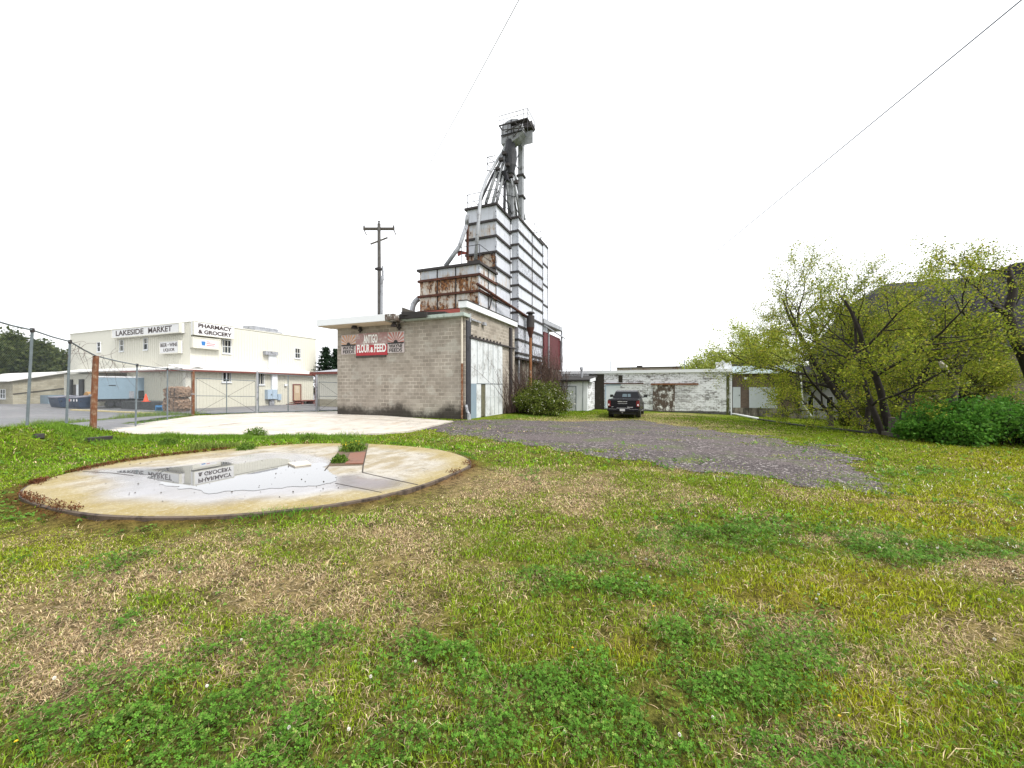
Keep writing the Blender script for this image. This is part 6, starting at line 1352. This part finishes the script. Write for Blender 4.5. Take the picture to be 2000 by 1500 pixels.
# bright shrub lower right, bush and vines by the mill
def shrub(name, label, base, spreadxy, stems, L, seed, per, size, cols, spread=.12, lean=.5, blossom=None, bark='bark', group=None, cat='bush', maxlev=2, kids=(5, 7)):
    root = thing(name, base, label, cat, group); T = Tree(seed); rr = random.Random(seed)
    for k in range(stems):
        a = rr.random()*6.28; q = math.sqrt(rr.random()); off = Vector((*w(math.cos(a)*spreadxy[0]*q, math.sin(a)*spreadxy[1]*q), 0)); p = base+off; p.z = tz(p.x, p.y)-.05
        T.grow(p, Vector((off.x*lean/max(.3, spreadxy[0])+rr.gauss(0, .25), off.y*lean/max(.3, spreadxy[1])+rr.gauss(0, .25), 1)), L*rr.uniform(.7, 1.1)*(1-.35*q*q), .022, 0, maxlev, kids=kids, up=.05, leaf_from=0, start=.15)
    T.mb.build('stems', mt[bark], root); T.leaves('foliage', per, spread, size, cols, root, seed=seed)
    if blossom: T.leaves('blossom', 1, spread*1.3, blossom, [(.75, .74, .62)], root, mat=mt['petal'], seed=seed+1, clip=lambda P: np.random.default_rng(seed).random(len(P)) < .14)
    return root
GREEN2 = [(.06, .17, .02), (.08, .20, .025), (.05, .14, .018), (.10, .22, .03)]
shrub('green_shrub', 'wide bright green leafy shrub at the lawn edge under the trees', G(1950, 872)+Vector((*w(.9, .7), 0)), (2.6, 1.0), 60, 1.35, 91, 5, .085, GREEN2, spread=.10)
g1 = G(1865, 862); shrub('green_shrub', 'low front spur of the bright green shrub reaching onto the lawn', G(1842, 858), (1.0, .6), 20, .9, 92, 5, .08, GREEN2, spread=.09)
HB = [(.10, .145, .02), (.13, .17, .025), (.065, .09, .016), (.18, .20, .05)]
bx, by = X3+1.5, onX(1052, X3+1.5)[0]
shrub('flowering_bush', 'olive green bush with small pale blossoms at the mill wall', Vector((bx, by, tz(bx, by))), (1.25, 1.15), 40, 2.0, 101, 4, .085, HB, spread=.14, blossom=.08)
# dry vines climbing the mill side and the bins
vn = thing('climbing_vine', (X3+.2, yC+2, 0), 'tangle of dry brown vines climbing the mill wall and red annex', 'vine'); m = MB(); rr = random.Random(12)
def climber(x, y, z, hgt, n, r=.02, xs=.35):
    for k in range(n):
        p = Vector((x+rr.uniform(0, xs), y+rr.uniform(-1, 1), z)); pts = [p.copy()]; H = hgt*rr.uniform(.5, 1.05); nn = 12
        dx, dy = 0, 0
        for i in range(nn):
            dx += rr.gauss(0, .04); dy += rr.gauss(0, .09); p = p+Vector((dx*.5-(.02 if p.x > x+.2 else -.02), dy, H/nn)); p.x = max(p.x, x+.02); pts.append(p.copy())
        m.tube(pts, [r*(1-.7*i/nn) for i in range(nn+1)], 4, caps=False)
        for i in range(2, nn, 2):
            q = pts[i]; dv = Vector((rr.uniform(0, .25), rr.uniform(-.45, .45), rr.uniform(-.2, .45))); m.tube([q, q+dv*.6, q+dv+Vector((rr.uniform(0, .2), 0, -.15))], [.008, .006, .003], 3, caps=False)
climber(X3+.05, yD-1.2, -.2, 4.6, 80, r=.026); climber(X3+.05, yD+.6, -.2, 5.4, 110, r=.026, xs=.8); climber(X3+.05, yC+1.0, -.2, 3.8, 60, r=.026); climber(MX+.02, MB_-1.0, 0, 3.6, 34); climber(X3+.3, yD+2.4, -.2, 3.9, 100, r=.024, xs=1.2); climber(X3+.3, yD+3.6, -.2, 2.8, 40, xs=1.2)
m.build('stems', mt['vine'], vn)
T = Tree(5); T.anch = [(Vector((X3+.2+.5*rr.random(), yC+rr.random()*7, rr.random()**1.5*4.2)), 0) for k in range(300)]; T.leaves('foliage', 6, .2, .06, [(.13, .075, .05), (.10, .06, .04), (.15, .10, .06)], vn, seed=3)
# weeds: small plants
WEED = [(.12, .21, .03), (.16, .24, .04), (.09, .17, .03)]
for px, py, s_, label, bl in ((500, 852, .34, 'leafy weed clump between the two slabs, left of the pit', None), (690, 880, .30, 'weed clump with yellow flowers growing from the slab pit', (.75, .6, .05)), (330, 868, .22, 'low leafy weed beside the far slab edge', None), (600, 860, .2, 'small leafy weed in the strip before the apron', None), (664, 903, .16, 'pale grassy weed tuft at the pit edge by the red board', None), (482, 884, .25, 'yellowish grass hummock overhanging the slab back edge', None)):
    d_ = slabpt(px, py) if 640 < px < 720 else tuple(G(px, py))[:2]; base = Vector((d_[0], d_[1], SLABZ if 640 < px < 720 else tz(*d_)))
    rt = thing('weed_clump', base, label, 'weed'); k = 260; g = np.random.default_rng(px); a = g.random(k)*6.28; q = np.sqrt(g.random(k))*s_*1.1
    X = base.x+np.cos(a)*q; Y = base.y+np.sin(a)*q
    V, Q_, C = blade_mesh('w', X, Y, s_*(.35+.7*g.random(k))*(1.2-q/s_*.6), .016, .3+.6*g.random(k), np.array(WEED)[g.integers(0, 3, k)], z0=np.full(k, base.z)); np_mesh('blades', V, Q_, mt['grass'], C, rt)
    T = Tree(px); T.anch = [(base+Vector((math.cos(t)*s_*.8*u, math.sin(t)*s_*.8*u, s_*(.2+.75*h)*(1.1-.5*u))), 0) for t, u, h in zip(g.random(60)*6.28, np.sqrt(g.random(60)), g.random(60))]
    T.leaves('leaves', 9, s_*.12, .045, WEED, rt, seed=px)
    if bl: 
        T.anch = [x for x in T.anch if x[0].x < base.x+.02]; T.leaves('flowers', 3, s_*.1, .05, [bl], rt, mat=mt['petal'], seed=1)
# dandelions
dand = []
dm = thing('dandelion', (0, 0, 0), 'white dandelion seed head on a thin stalk in the lawn', 'dandelion', 'white dandelion clocks in the lawn')
m = MB(); m.tube([(0, 0, -.02), (.006, .004, .05), (.002, .01, .105)], .0022, 5); m.build('stalk', plain('dandelion_stalk', (.22, .22, .08), .7), dm)
m = MB(); rr = random.Random(2)
for k in range(70):
    v = Vector((rr.gauss(0, 1), rr.gauss(0, 1), rr.gauss(0, 1))).normalized(); c = Vector((.002, .01, .112)); q = c+v*.017; s1 = v.orthogonal().normalized()*.005; s2 = v.cross(s1)
    m.add([c, q+s1, q+s2*.9, q-s1, q-s2], [(0, 1, 2), (0, 2, 3), (0, 3, 4), (0, 4, 1)])
m.build('seed_head', plain('dandelion_fluff', (.78, .76, .7), .9, .05), dm)
yd_ = thing('yellow_dandelion', (0, 0, 0), 'open yellow dandelion flower low in the grass', 'dandelion', 'yellow dandelions in the lawn')
m = MB(); m.tube([(0, 0, -.02), (.004, .002, .06)], .0024, 5); m.build('stalk', bpy.data.materials['dandelion_stalk'], yd_)
m = MB()
for k in range(26):
    a = k*2.4; r_ = .019*(.5+.5*((k % 5)/4)); z = .062+.006*((4-k % 5)/4); c, s_ = math.cos(a), math.sin(a); m.add([(.004, .002, .058), (.004+c*r_-s_*.003, .002+s_*r_+c*.003, z), (.004+c*r_+s_*.003, .002+s_*r_-c*.003, z)], [(0, 1, 2)])
m.build('flower', plain('dandelion_yellow', (.78, .52, .02), .7, .1), yd_)
W_ = [(470,1256),(405,1352),(725,1335),(810,1300),(905,1300),(1040,1246),(1326,1448),(562,1440),(1394,1414),(1270,1134),(1252,1131),(1290,1131),(1242,1094),(1262,1095),(1172,1122),(1595,1175),(1600,1168),(1950,1182),(1830,1075),(1772,1070),(1945,1340),(1940,1258),(1718,1078),(1200,1069),(1358,1012),(1242,1142),(680,1440),(107,1340),(1103,1440),(350,1125)]
Y_ = [(660,1244),(1277,1185),(1149,1274),(1118,1266),(1614,1384),(671,1100),(33,1452),(250,1455),(1640,1402),(1246,1113)]
for L_, src in ((W_, dm), (Y_, yd_)):
    for i, (px, py) in enumerate(L_):
        o = src if i == 0 else copy_tree(src); g = G(px, py+6); o.location = g; o.rotation_euler[2] = i*1.7; d = g.length; s_ = 1.0+.10*max(0, d-3); s_ *= .42; o.scale = (s_, s_, s_*(.85+.4*((i*7) % 5)/4))
# dark rotten timbers on the grass at the far left
for (a, b, label) in (((10, 862), (78, 858), 'dark rotten timber lying in grass at the left edge'), ((170, 863), (215, 860), 'short charred timber end poking from the grass strip')):
    p, q = G(*a), G(*b); m = MB(); m.beam(p+Vector((0, 0, .05)), q+Vector((0, 0, .07)), .16, .13); tag(m.build('rotten_timber', mt['darkiron'], bevel=.02), label, 'timber')
# left background trees, spruces and light trees beyond the white building
for i, (px, d, h, wd, label) in enumerate(((8, 62, 9.5, 4.5, 'dark background tree at the far left edge'), (48, 70, 9.0, 4.2, 'rounded background tree with a lighter green crown'), (92, 66, 9.2, 4.2, 'background tree between the rounded one and the market'), (122, 72, 7.6, 3.6, 'lowest background tree touching the market corner'), (-45, 58, 8.5, 4.5, 'background tree cut off by the frame edge'), (70, 78, 10.5, 4.5, 'taller background tree behind the garage roof'))):
    b = S(px, 757, d); b.z = GZ; root = thing('background_tree', b, label, 'tree', 'trees behind the stone garage'); T = Tree(200+i)
    for k in range(4): T.grow(b+Vector((0, 0, 0)), Vector((T.r.gauss(0, .35), T.r.gauss(0, .35), 1)), h*.8, .2, 0, 2, kids=(6, 8), leaf_from=0, start=.12)
    T.mb.build('trunk', mt['bark'], root); T.leaves('crown', 26, .55, .42, [(.075, .095, .03), (.10, .12, .04), (.055, .075, .03)] if i != 1 else [(.12, .15, .045), (.10, .13, .04)], root, seed=i)
for i, (px, d, zt, label) in enumerate(((636, 52, 675, 'dark green spruce behind the cream shed'), (655, 54, 681, 'smaller dark spruce half hidden by the mill wall'))):
    b = S(px, 757, d); b.z = GZ; H_ = zat(zt, d)-GZ; root = thing('spruce_tree', b, label, 'tree', 'spruces behind the cream shed'); T = Tree(300+i); rr = T.r
    T.mb.tube([b, b+Vector((0, 0, H_))], [.22, .02], 8)
    z = .8
    while z < H_-.1:
        R_ = (H_-z)*.44+.15
        for k in range(9):
            a = rr.random()*6.28; L_ = R_*rr.uniform(.75, 1.1); pts = [b+Vector((0, 0, z))]
            for j in range(1, 5): f = j/4; pts.append(b+Vector((math.cos(a)*L_*f, math.sin(a)*L_*f, z-.28*L_*math.sin(f*2.2)+.2*L_*f*f)))
            T.mb.tube(pts, [.03, .02, .015, .01, .005], 4, caps=False)
            for j in range(1, 5):
                for _ in range(3): T.anch.append((pts[j-1]+(pts[j]-pts[j-1])*rr.random(), 0))
        z += .46
    T.mb.build('trunk', mt['bark'], root); T.leaves('needles', 7, .12, .18, [(.018, .035, .018), (.025, .05, .025), (.012, .025, .014)], root, mat=mt['needle'], seed=i)
for i, (px, d, zt, label) in enumerate(((1395, 50, 690, 'thin pale tree behind the broken white parapet'), (1440, 48, 660, 'light yellow green tree rising over the brown brick building'), (1490, 46, 640, 'light yellow green tree behind the largest spring tree'), (1372, 70, 708, 'low pale bush above the white roof line'))):
    b = S(px, 757, d); b.z = -1; H_ = zat(zt, d)+1; root = thing('background_tree', b, label, 'tree', 'pale trees behind the white building'); T = Tree(400+i)
    for k in range(4): T.grow(b, Vector((T.r.gauss(0, .3), T.r.gauss(0, .3), 1)), H_*.85, .13, 0, 2, kids=(6, 8), leaf_from=1, start=.2)
    T.mb.build('trunk', mt['barkgrey'], root); T.leaves('crown', 6, .3, .2, [(.32, .37, .08), (.38, .42, .10), (.26, .32, .06)], root, seed=i)
# ================================================================== light, sky, camera
wd_ = bpy.data.worlds.new('World'); scene.world = wd_; wd_.use_nodes = True; nt = wd_.node_tree; bg = nt.nodes['Background']
sky = nt.nodes.new('ShaderNodeTexSky'); sky.sky_type = 'NISHITA'; sky.sun_disc = False
SUN_EL, SUN_AZ = math.radians(52), math.radians(100)
sky.sun_elevation = SUN_EL; sky.sun_rotation = SUN_AZ; sky.dust_density = 6; sky.air_density = 1.5
hs = nt.nodes.new('ShaderNodeHueSaturation'); hs.inputs['Saturation'].default_value = .12; nt.links.new(sky.outputs[0], hs.inputs['Color'])
mx = nt.nodes.new('ShaderNodeMix'); mx.data_type = 'RGBA'; mx.inputs[0].default_value = .8; nt.links.new(hs.outputs[0], mx.inputs[6]); mx.inputs[7].default_value = (9.6, 9.75, 10.0, 1)
nt.links.new(mx.outputs[2], bg.inputs['Color']); bg.inputs['Strength'].default_value = .075
su = bpy.data.lights.new('sun', 'SUN'); su.energy = 1.5; su.angle = math.radians(14); su.color = (1, .97, .92)
so = bpy.data.objects.new('sun', su); COL.objects.link(so)
dv = Vector((math.sin(SUN_AZ)*math.cos(SUN_EL), math.cos(SUN_AZ)*math.cos(SUN_EL), math.sin(SUN_EL)))
so.rotation_euler = dv.to_track_quat('Z', 'Y').to_euler(); so.location = dv*60
cam = bpy.data.cameras.new('camera'); co = bpy.data.objects.new('camera', cam); COL.objects.link(co)
cam.sensor_width = 36; cam.lens = 36*F/2000; cam.shift_y = (HZ-750)/2000; cam.clip_end = 3000; cam.clip_start = .05
co.location = (0, 0, EYE); co.rotation_euler = (math.radians(90), 0, TH)
scene.camera = co
scene.view_settings.view_transform = 'Standard'; scene.view_settings.look = 'None'; scene.view_settings.exposure = 1.36; scene.view_settings.gamma = 1
scene.render.film_transparent = False
scene.cycles.max_bounces = 6; scene.cycles.diffuse_bounces = 3; scene.cycles.transparent_max_bounces = 4; scene.cycles.use_adaptive_sampling = True
